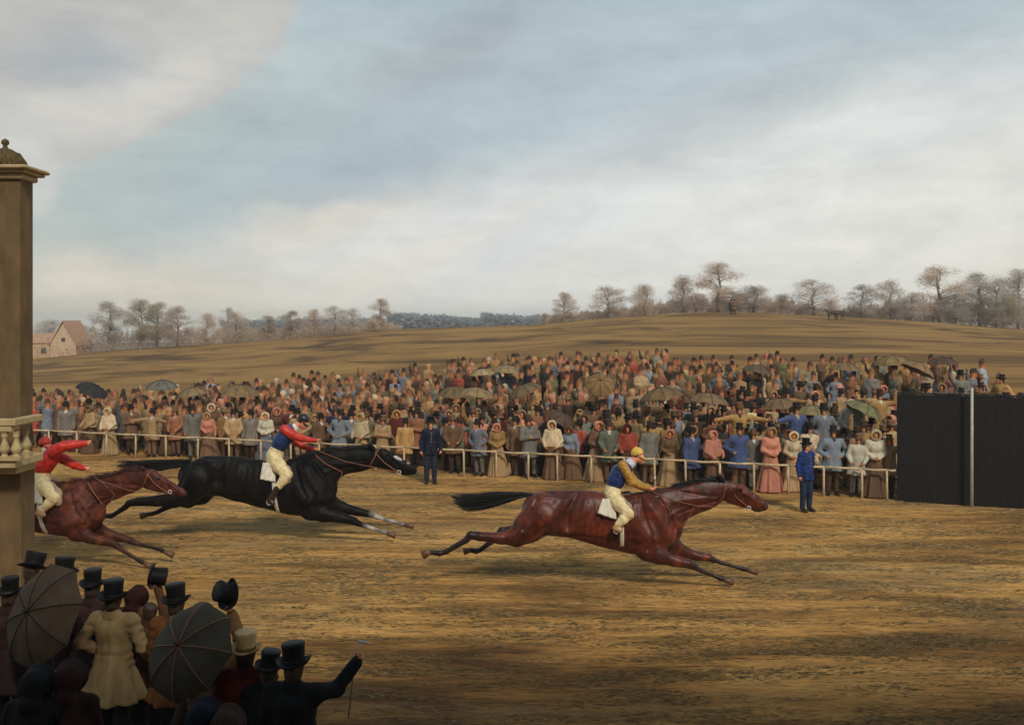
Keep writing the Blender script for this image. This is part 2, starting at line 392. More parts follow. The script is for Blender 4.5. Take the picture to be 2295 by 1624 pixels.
def umb_mat(k, c, rough=.55):
    if k not in M['umb']: M['umb'][k] = simple('umbrella_cloth_'+k, c, rough, .35, .35, 5, .25, 20)
    return M['umb'][k]
# foliage takes its colour from per-face variation
def leaf_mat(name, a, b_, c):
    m, t, b = pbsdf(name, .95, .05); g = t.n('ShaderNodeNewGeometry'); oi = t.n('ShaderNodeObjectInfo')
    cc = t.ramp(g.outputs['Random Per Island'], (0, a), (.5, b_), (1, c))
    cc = t.mix(.35, cc, t.mix(1.0, cc, t.ramp(oi.outputs['Random'], (0, (.5, .48, .45)), (1, (1.6, 1.5, 1.4))), 'MULTIPLY'))
    t.put(b.inputs['Base Color'], cc); tr = t.n('ShaderNodeBsdfTranslucent'); t.put(tr.inputs[0], cc); mx = t.n('ShaderNodeMixShader'); mx.inputs[0].default_value = .55
    t.t.links.new(b.outputs[0], mx.inputs[1]); t.t.links.new(tr.outputs[0], mx.inputs[2]); o = [n for n in t.t.nodes if n.type == 'OUTPUT_MATERIAL'][0]; t.t.links.new(mx.outputs[0], o.inputs[0])
    return m
M['twig_brown'] = leaf_mat('winter_twigs', (.50, .37, .26), (.66, .53, .41), (.86, .77, .66))
M['twig_green'] = leaf_mat('olive_foliage', (.42, .37, .23), (.58, .52, .36), (.72, .67, .50))
M['twig_grey'] = leaf_mat('grey_twigs', (.46, .41, .37), (.62, .57, .52), (.80, .76, .71))
M['scrub'] = leaf_mat('scrub', (.40, .30, .20), (.56, .45, .33), (.74, .64, .52))
M['farwood'] = leaf_mat('far_wood', (.36, .39, .41), (.46, .48, .49), (.56, .57, .56))  # blue-grey of distant haze put into the foliage colour
M['grass'] = None
# ground
m, t, b = pbsdf('dry_turf', .95, .08); M['ground'] = m
pos = t.n('ShaderNodeNewGeometry').outputs['Position']
sp = t.n('ShaderNodeSeparateXYZ'); t.put(sp.inputs[0], pos)
nA = t.noise(t.map(pos, (.16, .62, 1), (0, 0, .05)), 1.0, 7, .62, .8)       # broad patches
nB = t.noise(t.map(pos, (.8, 4.2, 1), (0, 0, -.04)), 1.3, 6, .62, .6)       # streaks along the course
nC = t.noise(t.map(pos, (1.7, 8.5, 1), (0, 0, .05)), 1.5, 8, .74, 1.5)
nD = t.noise(t.map(pos, (.9, 7.5, 1), (0, 0, -.07), (7, 3, 0)), 1.9, 7, .7, 1.0)        # fine streaks
c = t.ramp(nA, (.30, (.12, .066, .028)), (.42, (.29, .158, .054)), (.53, (.52, .287, .092)), (.70, (.66, .395, .140)))
c = t.mix(1.0, c, t.ramp(nB, (.30, (.36, .37, .40)), (.43, (.85, .84, .82)), (.60, (1.08, 1.04, .98)), (.78, (1.35, 1.24, 1.05))), 'MULTIPLY')
c = t.mix(1.0, c, t.ramp(nC, (.30, (.22, .22, .24)), (.42, (.72, .70, .68)), (.52, (1.02, 1.0, .96)), (.72, (1.5, 1.36, 1.08))), 'MULTIPLY')
hill = t.sstep(t.m('ADD', sp.outputs[1], t.m('MULTIPLY', nA, 8.0)), 36, 52)
hA = t.noise(t.map(pos, (.018, .075, 1), (0, 0, .10)), 1.6, 6, .6, .6); hB = t.noise(t.map(pos, (.07, .5, 1), (0, 0, -.1)), 1.5, 6, .65)
ch = t.ramp(hA, (.30, (.065, .037, .018)), (.42, (.155, .085, .031)), (.52, (.28, .155, .050)), (.70, (.36, .210, .068)))
ch = t.mix(1.0, ch, t.ramp(hB, (.3, (.8, .8, .82)), (.5, (1, 1, 1)), (.72, (1.12, 1.1, 1.05))), 'MULTIPLY')
gp = t.noise(t.map(pos, (.10, .34, 1), (0, 0, .1), (11, 5, 0)), 1.0, 5, .6, .6)
c = t.mix(t.m('MULTIPLY', t.sstep(gp, .52, .68), .48), c, (.165, .135, .075))       # greener, greyer turf patches
c = t.mix(t.sstep(nD, .44, .34), c, (.045, .034, .018))
c = t.mix(t.m('MULTIPLY', t.sstep(nD, .62, .72), .5), c, (.72, .50, .22))
near_shade = t.m('MULTIPLY', t.m('SUBTRACT', 1.0, t.sstep(t.m('ADD', sp.outputs[1], t.m('MULTIPLY', nA, 7.0)), 14.0, 18.5)), t.sstep(nB, .2, .6))
c = t.mix(t.m('MULTIPLY', near_shade, .75), c, t.mix(nC, (.035, .022, .012), (.16, .095, .04)))   # foreground shade put into the ground colour, broken up by noise
wide_shade = t.m('MULTIPLY', t.m('SUBTRACT', 1.0, t.sstep(t.m('ADD', t.m('MULTIPLY', sp.outputs[0], -.10), t.m('ADD', sp.outputs[1], t.m('MULTIPLY', nA, 9.0))), 16.0, 22.5)), t.sstep(nB, .15, .65))
c = t.mix(t.m('MULTIPLY', wide_shade, .85), c, t.mix(1.0, c, (.50, .44, .42), 'MULTIPLY'))   # wider band of the same painted shade, darkening turf near the camera
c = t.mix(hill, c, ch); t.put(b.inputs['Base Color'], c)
bp = t.n('ShaderNodeBump', i={'Height': t.m('ADD', nB, t.m('MULTIPLY', nC, .6))}); bp.inputs['Strength'].default_value = .6; bp.inputs['Distance'].default_value = .08
t.put(b.inputs['Normal'], bp.outputs[0])
# ------------------------------------------------------------------ ground sheet
s_ = np.linspace(-1, 1, 261); xs = np.sinh(s_*5.2)/np.sinh(5.2)*1500
ys = np.concatenate([np.linspace(-60, 10, 24), np.linspace(10.4, 60, 150), np.linspace(61, 140, 70), np.geomspace(142, 900, 40)])
XX, YY = np.meshgrid(xs, ys, indexing='ij'); ZZ = gz(XX, YY); nI, nJ = XX.shape
ii, jj = np.meshgrid(np.arange(nI-1), np.arange(nJ-1), indexing='ij'); b0 = (ii*nJ+jj).ravel()
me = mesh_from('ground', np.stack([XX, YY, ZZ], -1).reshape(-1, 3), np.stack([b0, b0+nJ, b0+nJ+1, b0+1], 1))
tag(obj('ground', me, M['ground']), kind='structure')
# turf: short dry blades and tufts, lying with the course
m, t, b = pbsdf('dry_grass', .9, .1); a = t.n('ShaderNodeVertexColor', layer_name='Col'); t.put(b.inputs['Base Color'], a.outputs[0])
def grass(n, y0, y1, hgt):
    yy = y0*(y1/y0)**RNG.random(n); xx = (RNG.random(n)*2300-5-CX)*yy/F
    # clumped along streaks
    k = np.array([mnoise.noise((x*.5, y*2.6, 1.7))+.5*mnoise.noise((x*1.7, y*7, 4)) for x, y in zip(xx, yy)])
    keep = k+RNG.normal(0, .22, n) > .12; xx, yy, k = xx[keep], yy[keep], k[keep]; n = len(xx); zz = gz(xx, yy)-.005
    th = RNG.normal(.03, .16, n); hh = hgt*RNG.uniform(.5, 1.5, n)*(yy/20)**.5; ln = RNG.uniform(1.0, 3.4, n)*hh; wd = .010*(yy/12)*RNG.uniform(.6, 1.4, n)
    dx, dy = np.cos(th), np.sin(th); s = np.where(RNG.random(n) < .5, 1, -1); dx, dy = dx*s, dy*s
    P0 = np.stack([xx-dy*wd, yy+dx*wd, zz], 1); P1 = np.stack([xx+dy*wd, yy-dx*wd, zz], 1)
    P2 = np.stack([xx+dx*ln, yy+dy*ln, zz+hh*.45], 1)
    V = np.stack([P0, P1, P2], 1).reshape(-1, 3); T = np.arange(3*n).reshape(-1, 3)
    pal = np.array([(.44, .30, .12), (.58, .42, .20), (.24, .16, .06), (.17, .12, .05), (.12, .09, .045), (.40, .26, .10)])
    C = pal[RNG.integers(0, 6, n)]*RNG.uniform(.7, 1.2, (n, 1)); return V, T, np.repeat(C*np.clip((yy-9)/11, .38, 1)[:, None], 3, 0)  # blades darkened towards the camera, following the shade painted on the ground
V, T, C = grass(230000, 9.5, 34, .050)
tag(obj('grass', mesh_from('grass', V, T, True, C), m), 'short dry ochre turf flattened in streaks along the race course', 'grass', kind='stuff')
# ------------------------------------------------------------------ hats
def tophat(name, parent, mat, loc, M3=None, s=1.0, band=True, bandmat=None, n=24, hgt=.155):
    "silk top hat, origin at the head opening; flared crown, curled oval brim"
    Mx = (Matrix.Translation(loc) @ (M3.to_4x4() if M3 is not None else Matrix.Identity(4))) @ Matrix.Scale(s, 4)
    r = .088
    mb = MB(); P = [(0, hgt-.002), (r*1.02, hgt), (r*1.07, hgt-.006), (r*1.05, hgt*.8), (r*.99, hgt*.45), (r*.98, hgt*.15), (r, .004), (r*1.25, .0), (r*1.52, .008), (r*1.60, .022), (r*1.58, .026), (r*1.50, .014), (r*1.2, -.008), (r*.9, -.01)]
    V = []; Fc = []; m_ = len(P)
    for i, (rr, z) in enumerate(P):
        for k in range(n):
            th = 2*math.pi*k/n; zz = z
            if rr > r*1.3: zz = z+.020*abs(math.cos(th))**2-.016*abs(math.sin(th))**2    # brim dips front and back
            V.append(Mx @ Vector((rr*math.cos(th), rr*1.14*math.sin(th), zz)))
    for i in range(m_-1):
        for k in range(n): Fc.append((i*n+k, (i+1)*n+k, (i+1)*n+(k+1) % n, i*n+(k+1) % n))
    mb.add(V, Fc); o = mb.build(name, mat, parent)
    if band:
        b_ = MB(); b_.lathe([(r*1.005, .006), (r*1.012, .008), (r*1.005, .034), (r*.99, .036)], n, Mx, 1, 1.14); b_.build('hat_band', bandmat or M['band'], o)
    return o
# ------------------------------------------------------------------ hands with five fingers
def hand(mb, wr, d, nrm, s=1.0, curl=1.0, side=1):
    "palm at wrist wr pointing along d, palm facing nrm; four fingers and a thumb, curled"
    d = Vector(d).normalized(); nrm = Vector(nrm); nrm = (nrm-d*nrm.dot(d)).normalized(); sd_ = d.cross(nrm)*side; wr = Vector(wr)
    pl = .085*s
    mb.tube([wr-d*.02*s, wr+d*.01*s, wr+d*.05*s, wr+d*pl], [.022*s, .026*s, .034*s, .030*s], 8)
    for k, (off, ln, r) in enumerate(((-.027, .070, .0085), (-.009, .080, .009), (.010, .075, .009), (.027, .058, .008))):
        p = wr+d*(pl-.012*s)+sd_*off*s; pts = [p]; ang = 0
        for j, seg in enumerate((.42, .33, .25)):
            ang += curl*(.75, .85, .6)[j]; q = d*math.cos(ang)+nrm*math.sin(ang); pts.append(pts[-1]+q*ln*seg*s)
        mb.tube(pts, [r*s*1.1, r*s, r*s*.95, r*s*.7], 6)
    p = wr+d*.03*s-sd_*.028*s; q1 = (d*.6-sd_*.6+nrm*.35*curl).normalized(); q2 = (d*.8+sd_*.1+nrm*.7*curl).normalized()
    mb.tube([p, p+q1*.034*s, p+q1*.034*s+q2*.028*s, p+q1*.034*s+q2*.048*s], [.012*s, .011*s, .010*s, .007*s], 6)
# ------------------------------------------------------------------ horses, traced at their true distance
def tracer(ox, oy, k, Y0, g0):
    "zoom pixels -> metres relative to the horse's ground point"
    s = F/Y0
    def T(zx, zy, dy=0.0): return W(ox+k*zx, oy+k*zy, Y0+dy)-g0
    def R(r): return r*k/s
    return T, R
def strands(T, R, lines, n, spread, r, seed, seg=8, droop=0.0):
    rnd = random.Random(seed); mb = MB()
    for i in range(n):
        u = rnd.random(); pts = []; off = (rnd.gauss(0, 1), rnd.gauss(0, 1)); a, b_ = lines; ln = rnd.uniform(.65, 1.0)
        for j in range(seg):
            t = j/(seg-1)*ln; x = t*(len(a)-1); i0 = min(int(x), len(a)-2); f = x-i0
            A = Vector(a[i0]).lerp(Vector(a[i0+1]), f); B = Vector(b_[i0]).lerp(Vector(b_[i0+1]), f)
            p = A.lerp(B, u); p += Vector((0, off[0]*spread*(.3+t), off[1]*spread*.25*t+rnd.gauss(0, spread*.06)-droop*t*t*rnd.random())); pts.append(p)
        mb.tube(pts, [r*(1-.85*(j/(seg-1))**2) for j in range(seg)], 3, False)
    return mb
STROKES = [([(1400, 430), (1415, 520), (1470, 640), (1440, 720)], 13, -9, 0), ([(1455, 450), (1520, 560), (1560, 640)], 28, 8, 0), ([(1505, 420), (1570, 500), (1603, 600)], 12, -9, 0), ([(1530, 610), (1500, 690)], 10, -7, 0), ([(1440, 560), (1480, 660)], 16, 6, 0),
  ([(1010, 395), (965, 480), (955, 590)], 16, -11, 0), ([(905, 420), (870, 520), (850, 620)], 30, 8, 0), ([(770, 420), (725, 520), (690, 600)], 12, -9, 0), ([(1065, 420), (1040, 560)], 18, 6, 0), ([(840, 560), (760, 640)], 10, -6, 0), ([(820, 410), (900, 400), (980, 420)], 10, 4, 0),
  ([(1000, 635), (1150, 655), (1300, 690)], 11, -5, 0)]+[([(x, 450), (x-14, 560), (x-30, 650)], 9, 2.6, 0) for x in range(1090, 1380, 38)]+[
  ([(1640, 375), (1760, 395), (1860, 400)], 11, -5, 1), ([(1620, 505), (1740, 458), (1870, 425)], 8, -6, 1), ([(1600, 430), (1700, 420), (1800, 400)], 20, 5, 1), ([(1560, 520), (1650, 480)], 14, 4, 1),
  ([(1925, 345), (1940, 390), (1985, 425)], 5, -3, 2), ([(1950, 390), (1970, 405)], 16, 3, 2), ([(2010, 378), (2085, 425)], 5, 3.5, 2), ([(2020, 405), (2090, 448)], 7, -3.5, 2), ([(1985, 350), (2005, 352)], 6, 4, 2)]
def horse(name, label, ox, oy, k, Y0, gpx, gpy, d, cols, mat, hairmat, tackmat, group='race horses at full gallop'):
    g0 = W(gpx, gpy, Y0); g0.z = G(g0.x, g0.y); T, R = tracer(ox, oy, k, Y0, g0)
    root = empty(name, g0); tag(root, label, 'horse', group)
    f = Fig(); yf = lambda v: ((0, 1, 0), v); LD = d['legdy']
    tr = [(*T(x, y), R(r)) for x, y, r in d['trunk']]; f.chain('b', tr, R(30), yf(.62), 0)
    for c_, s_ in (('near', -1), ('far', 1)):
        for part, key in ((0, 'hind_'), (1, 'fore_')):
            L = d[key+c_]; pts = [(*T(x, y, s_*(LD*(1 if i > 1 else .72))), R(r)) for i, (x, y, r, cc) in enumerate(L)]
            for i in range(len(pts)-1):
                big = L[i][2] > d['bigr']
                f.rc('b', pts[i][:3], pts[i+1][:3], pts[i][3], pts[i+1][3], R(24) if big else R(7), yf(.8) if big else None, L[i+1][3])
    f.chain('b', [(*T(x, y), R(r)) for x, y, r in d['neck']], R(40), yf(.46), 0)
    for q in d['head']: 
        x, y, r, x2, y2, r2, fl, cc = q; f.rc('b', T(x, y), T(x2, y2), R(r), R(r2), R(12), yf(fl), cc)
    for s_ in (-1, 1):
        for (x, y, r) in d['ears'][:1]:
            x2, y2, r2 = d['ears'][1]; dy = s_*R(26)
            f.rc('b', T(x, y, dy), T((x+x2)/2, (y+y2)/2, dy*1.25), R(r)*.6, R(r), R(6), yf(.7), d['earcol']); f.rc('b', T((x+x2)/2, (y+y2)/2, dy*1.25), T(x2, y2, dy*1.2), R(r), R(1.5), R(4), yf(.7), d['earcol'])
    for q in d['muscle']: x, y, r, x2, y2, r2, dy = q; f.rc('b', T(x, y, -dy), T(x2, y2, -dy), R(r), R(r2), R(22), yf(.5), 0); f.rc('b', T(x, y, dy), T(x2, y2, dy), R(r), R(r2), R(22), yf(.5), 0)
    nx, ny = d['nostril']; e = d['eye']
    for s_ in (-1, 1):
        f.rc('b', T(nx, ny, s_*R(d['muz'])), T(nx+6, ny-5, s_*R(d['muz'])), R(5), R(4), R(4), sub=True)
        f.ball('b', T(e[0], e[1], s_*R(e[2]*1.06)), R(11), R(8), sub=True)
    for q in d['mouth']: f.rc('b', T(q[0], q[1], -R(60)), T(q[0], q[1], R(60)), R(3.5), R(3.5), R(4), sub=True) if False else None
    px_m = R(1.0); amap = d['map']
    def sculpt(V):
        O = np.zeros_like(V); zx = CX+F*(V[:, 0]+g0.x)/(V[:, 1]+Y0); zy = HZ+F*(H-V[:, 2]-g0.z)/(V[:, 1]+Y0); zx = (zx-ox)/k; zy = (zy-oy)/k
        yl = np.clip(np.abs(V[:, 1])/.10, 0, 1)*np.sign(V[:, 1])
        for pts, wd, amp, zone_ in STROKES:
            a_, b_, c_, e_ = amap[zone_]; P_ = [(a_+(x)*b_, c_+(y)*e_) for x, y in pts]; wdd = wd*abs(b_+e_)/2; dm = np.full(len(V), 1e9)
            for (x0, y0), (x1, y1) in zip(P_[:-1], P_[1:]):
                dx, dy = x1-x0, y1-y0; t_ = np.clip(((zx-x0)*dx+(zy-y0)*dy)/(dx*dx+dy*dy), 0, 1); dm = np.minimum(dm, np.hypot(zx-x0-t_*dx, zy-y0-t_*dy))
            O[:, 1] += np.exp(-(dm/wdd)**2)*amp*abs(b_)*px_m*yl*1.5
        return O
    body = obj('body', f.mesh('body', None, 0, d.get('h', .022), cols=cols, noise=sculpt), mat, root)
    for s_ in (-1, 1):
        ey = MB(); c0 = T(e[0], e[1], s_*R(e[2]*.93)); ey.lathe([(0, .03), (.018, .026), (.03, .01), (.03, -.01), (.018, -.026), (0, -.03)], 12, Matrix.Translation(c0)); ey.build('eye', M['eye'], body)
    # hooves
    for (x, y, x2, y2, r), dy in zip(d['hooves'], (-LD, LD, -LD, LD)):
        a, b_ = T(x, y, dy), T(x2, y2, dy); ax = (b_-a); L = ax.length; ax.normalize(); mb = MB()
        mb.tube([a-ax*.01, a+ax*L*.35, b_, b_+ax*.004], [R(r)*.72, R(r)*.9, R(r)*1.15, R(r)*.9], 12)
        mb.build('hoof', M['hoof'], root)
    # mane and tail
    mn = [Vector(T(x, y)) for x, y in d['mane'][0]], [Vector(T(x, y)) for x, y in d['mane'][1]]
    mb = MB(); rnd = random.Random(3); L = mn[0]
    for i in range(d.get('mane_n', 260)):
        t = rnd.random()*(len(L)-1); i0 = min(int(t), len(L)-2); f_ = t-i0; p = L[i0].lerp(L[i0+1], f_); q = mn[1][i0].lerp(mn[1][i0+1], f_)
        v = (q-p)*rnd.uniform(.5, 1.15); sd_ = Vector((0, rnd.choice((-1, 1))*rnd.uniform(.0, .05), rnd.gauss(0, .02)))
        mb.tube([p+Vector((0, sd_.y*.4, -.01)), p+v*.35+sd_+Vector((0, 0, .02)), p+v*.7+sd_*1.6, p+v+sd_*2+Vector((0, 0, -.02))], [.010, .010, .007, .001], 3, False)
    mb.build('mane', hairmat, root)
    tl = [Vector(T(x, y)) for x, y in d['tail'][0]], [Vector(T(x, y)) for x, y in d['tail'][1]]
    core = MB(); mid = [a.lerp(b_, .5) for a, b_ in zip(*tl)]; rad = [max(.012, (a-b_).length*.22) for a, b_ in zip(*tl)]; rad[-1] = .015; rad[-2] *= .7
    core.tube(mid, rad, 8); V0 = strands(T, R, tl, 620, .05, .008, 5, 9, .10)
    core.add(V0.V, V0.Fc); core.build('tail', hairmat, root)
    # tack
    def surf(x, y, fl_r): return None
    for nm, pts, r, mt, dy in d['straps']:
        for s_ in ((-1, 1) if dy > 0 else (-1,)):
            P = [T(x, y, s_*(yy*k/(F/Y0) if dy > 0 else 0)) for x, y, yy in pts]; mb = MB()
            m2 = []; 
            for a_, b_ in zip(P[:-1], P[1:]):
                for j in range(5): m2.append(a_.lerp(b_, j/5))
            m2.append(P[-1]); mb.tube(m2, r, 6); mb.build(nm, M[mt], root)
    return root, T, R, g0
def band(T, R, trunk, x0, x1, ztop, mat, parent, name, wx, fl=.62, out=1.03, y0=None, y1=None):
    "girth: hoop round the trunk leaning from (x0,top) to (x1,bottom)"
    pass
def hoop(T, R, xa, ya, xb, yb, half, w_, mat, parent, name, a0=0, a1=2*math.pi):
    "a strap round the barrel: ellipse through top (xa,ya) and bottom (xb,yb), half-width half metres"
    A = T(xa, ya); B = T(xb, yb); c_ = (A+B)/2; v = (A-B)/2; mb = MB(); n = 40; V = []; Fc = []
    ux = Vector((1, 0, 0)); ux = (ux-v.normalized()*ux.dot(v.normalized())).normalized()
    for i in range(n+1):
        th = a0+(a1-a0)*i/n; p = c_+v*math.cos(th)+Vector((0, -1, 0))*half*math.sin(th); nn = (v.normalized()*math.cos(th)+Vector((0, -1, 0))*math.sin(th))
        V += [p-ux*w_/2, p-ux*w_/2+nn*.012, p+ux*w_/2+nn*.012, p+ux*w_/2]
        if i < n:
            for q in range(4): Fc.append((4*i+q, 4*i+(q+1) % 4, 4*i+4+(q+1) % 4, 4*i+4+q))
    mb.add(V, Fc); return mb.build(name, mat, parent)
M['bay'] = horse_mat('bay_coat', .42, (2.3, 1.9, 1.6), .3); M['blackcoat'] = horse_mat('black_coat', .52, (1.6, 1.4, 1.3), .12); M['chestnut'] = horse_mat('chestnut_coat', .54, (2.2, 1.8, 1.4), .2)
M['blackhair'] = simple('black_horse_hair', (.010, .008, .007), .45, .4, .5, 20); M['redhair'] = simple('dark_red_horse_hair', (.05, .015, .008), .5, .4, .5, 20)
BAYC = [(.098, .021, .009), (.020, .011, .008), (.17, .065, .035)]
bay_d = dict(map=[(0, 1, 0, 1)]*3, legdy=.22, bigr=36, h=.02,
  trunk=[(780, 478, 100), (880, 500, 127), (1000, 506, 133), (1100, 522, 144), (1200, 548, 148), (1300, 558, 160), (1400, 568, 172), (1480, 565, 160), (1545, 590, 95)],
  hind_near=[(800, 520, 118, 0), (715, 590, 88, 0), (650, 645, 52, 0), (560, 652, 36, 0), (425, 640, 27, 0), (370, 632, 23, 1), (345, 662, 19, 1), (225, 732, 15, 1), (185, 742, 18, 1), (125, 735, 14, 1)],
  hind_far=[(830, 520, 105, 0), (720, 600, 72, 0), (620, 622, 42, 0), (560, 608, 25, 1), (500, 668, 18, 1), (430, 722, 14, 1), (405, 730, 16, 1), (365, 722, 13, 1)],
  fore_near=[(1440, 640, 105, 0), (1440, 715, 68, 0), (1500, 755, 46, 0), (1600, 788, 35, 0), (1685, 805, 27, 0), (1712, 820, 21, 1), (1750, 842, 14, 1), (1850, 882, 12, 1), (1878, 892, 16, 1), (1905, 902, 12, 1)],
  fore_far=[(1520, 620, 90, 0), (1570, 690, 62, 0), (1650, 735, 37, 0), (1730, 758, 29, 0), (1805, 768, 23, 0), (1835, 782, 17, 1), (1880, 798, 12, 1), (1985, 828, 11, 1), (2012, 835, 14, 1), (2045, 845, 11, 1)],
  neck=[(1440, 500, 112), (1560, 462, 92), (1680, 425, 80), (1790, 390, 74), (1880, 360, 58)],
  head=[(1905, 352, 44, 1945, 360, 50, .62, 0), (1945, 365, 50, 2000, 378, 44, .6, 0), (2000, 378, 44, 2075, 418, 33, .55, 0), (2075, 418, 33, 2125, 452, 28, .62, 0), (2125, 452, 28, 2140, 462, 24, .66, 1), (1945, 400, 46, 2010, 430, 34, .5, 0), (2010, 430, 30, 2085, 470, 17, .5, 0), (2085, 472, 15, 2110, 482, 13, .6, 1)],
  ears=[(1900, 308, 15), (1846, 250, 5)], earcol=1,
  muscle=[(1440, 480, 60, 1530, 640, 62, .20), (1400, 620, 50, 1480, 700, 50, .22), (800, 440, 60, 900, 470, 60, .2), (740, 560, 40, 960, 600, 28, .24), (1990, 360, 12, 2030, 380, 10, .10)],
  nostril=(2146, 452), muz=19, eye=(1995, 365, 27), mouth=[],
  hooves=[(128, 733, 82, 752, 24), (368, 722, 330, 732, 20), (1898, 900, 1952, 917, 20), (2040, 843, 2098, 855, 18)],
  mane=([(1420, 405), (1540, 385), (1660, 342), (1780, 318), (1870, 308), (1905, 305)], [(1330, 385), (1440, 370), (1570, 335), (1690, 300), (1790, 292), (1850, 285)]),
  tail=([(745, 385), (690, 378), (600, 372), (480, 374), (350, 382), (250, 376)], [(745, 402), (690, 402), (600, 425), (480, 462), (350, 478), (262, 420)]),
  straps=[
    ('bridle_strap', [(1905, 308, 10), (1925, 340, 29), (1975, 410, 32), (2030, 455, 22), (2050, 468, 18)], .010, 'strap', 1),
    ('bridle_strap', [(1905, 308, 8), (1905, 350, 32), (1895, 400, 36), (1870, 430, 20)], .009, 'strap', 1),
    ('bridle_strap', [(1960, 318, 18), (1925, 335, 29), (1905, 360, 34)], .009, 'strap', 1),
    ('bit_ring', [(2040, 458, 20), (2058, 462, 20), (2058, 480, 20), (2040, 478, 20), (2040, 458, 20)], .008, 'steel', 1),
    ('rein', [(2045, 470, 22), (1900, 468, 45), (1720, 455, 50), (1600, 425, 52), (1470, 375, 40)], .008, 'strap', 1),
    ('breast_strap', [(1520, 405, 30), (1560, 470, 66), (1612, 556, 62), (1650, 580, 30)], .010, 'strap', 1),
    ('breast_strap', [(1716, 458, 40), (1690, 520, 38), (1650, 580, 26)], .008, 'strap', 1)])
bay, T1, R1, g1 = horse('race_horse', 'leading dark bay race horse stretched out in full gallop, streaming black tail', 916.4, 963, .3722, 17.8, 1420, 1312, bay_d, BAYC, M['bay'], M['blackhair'], None)
BLKC = [(.0085, .0075, .007), (.005, .0045, .0045), (.36, .35, .33), (.05, .02, .015)]
blk_d = dict(map=[(-286.9000000000001, 1.11, 25.659999999999968, 1.03), (-110.0, 1.0, 191.56, 0.62), (-100, 1, 37, 1)], legdy=.22, bigr=36, h=.022,
  trunk=[(590, 540, 100), (690, 532, 119), (800, 535, 121), (900, 556, 136), (1050, 585, 146), (1200, 604, 164), (1300, 612, 172), (1380, 606, 162), (1430, 612, 95)],
  hind_near=[(620, 560, 115, 0), (560, 640, 80, 0), (470, 688, 50, 0), (350, 700, 36, 0), (230, 704, 28, 0), (165, 715, 22, 0), (140, 742, 18, 0), (65, 790, 14, 1), (40, 800, 16, 1), (10, 800, 12, 1)],
  hind_far=[(690, 580, 100, 0), (640, 650, 70, 0), (560, 700, 40, 0), (480, 712, 28, 0), (420, 738, 20, 0), (350, 775, 14, 1), (318, 785, 15, 3), (290, 788, 13, 3)],
  fore_near=[(1360, 690, 110, 0), (1370, 760, 62, 0), (1450, 790, 44, 0), (1560, 808, 35, 0), (1650, 830, 26, 0), (1685, 848, 19, 1), (1725, 865, 14, 1), (1820, 895, 12, 2), (1850, 905, 15, 2), (1880, 915, 12, 2)],
  fore_far=[(1430, 650, 95, 0), (1480, 705, 60, 0), (1560, 742, 40, 0), (1670, 768, 30, 0), (1770, 790, 22, 0), (1810, 805, 16, 2), (1860, 822, 12, 2), (1945, 846, 11, 2), (1972, 853, 14, 2), (2005, 860, 11, 3)],
  neck=[(1330, 520, 105), (1450, 478, 88), (1560, 444, 72), (1680, 428, 64), (1775, 418, 64)],
  head=[(1800, 400, 48, 1845, 402, 48, .62, 0), (1845, 402, 48, 1890, 425, 46, .6, 0), (1890, 425, 46, 1970, 462, 34, .55, 0), (1970, 462, 34, 2030, 490, 29, .62, 0), (2030, 490, 29, 2050, 500, 25, .66, 0), (1840, 445, 48, 1910, 475, 32, .5, 0), (1910, 475, 28, 1985, 508, 17, .5, 0), (1985, 512, 14, 2015, 520, 12, .6, 1)],
  ears=[(1785, 362, 13), (1752, 312, 3)], earcol=1,
  muscle=[(1340, 520, 60, 1420, 680, 60, .22), (1300, 660, 50, 1380, 740, 45, .24), (640, 480, 60, 740, 500, 60, .22), (580, 600, 40, 820, 620, 26, .26)],
  nostril=(2052, 490), muz=19, eye=(1880, 412, 28), mouth=[],
  hooves=[(12, 800, -32, 806, 22), (292, 788, 245, 800, 20), (1876, 914, 1930, 926, 21), (2000, 859, 2052, 866, 20)],
  mane=([(1320, 428), (1420, 400), (1540, 378), (1660, 362), (1760, 350), (1800, 350)], [(1230, 400), (1330, 375), (1450, 352), (1580, 338), (1680, 335), (1745, 330)]),
  tail=([(580, 425), (470, 425), (380, 428), (270, 430), (170, 430), (80, 418)], [(560, 470), (470, 480), (380, 492), (270, 500), (170, 508), (98, 520)]),
  straps=[
    ('bridle_strap', [(1825, 352, 10), (1800, 385, 32), (1850, 440, 34), (1910, 485, 24), (1950, 505, 18)], .012, 'strap', 1),
    ('bridle_strap', [(1805, 352, 8), (1798, 400, 40), (1770, 450, 34), (1760, 480, 14)], .010, 'strap', 1),
    ('bit_ring', [(1945, 498, 22), (1965, 500, 22), (1965, 518, 22), (1945, 516, 22), (1945, 498, 22)], .009, 'steel', 1),
    ('rein', [(1950, 510, 22), (1800, 480, 50), (1600, 440, 50), (1400, 360, 32)], .008, 'strap', 1),
    ('breast_strap', [(1400, 395, 30), (1470, 455, 60), (1580, 510, 40)], .011, 'strap', 1),
    ('breast_strap', [(1578, 508, 40), (1570, 540, 40), (1545, 575, 34)], .011, 'strap', 1)])
blk, T2, R2, g2 = horse('race_horse', 'black race horse with white blaze and white front socks, galloping in second place', 233, 885.3, .3384, 21.4, 560, 1205, blk_d, BLKC, M['blackcoat'], M['blackhair'], None)
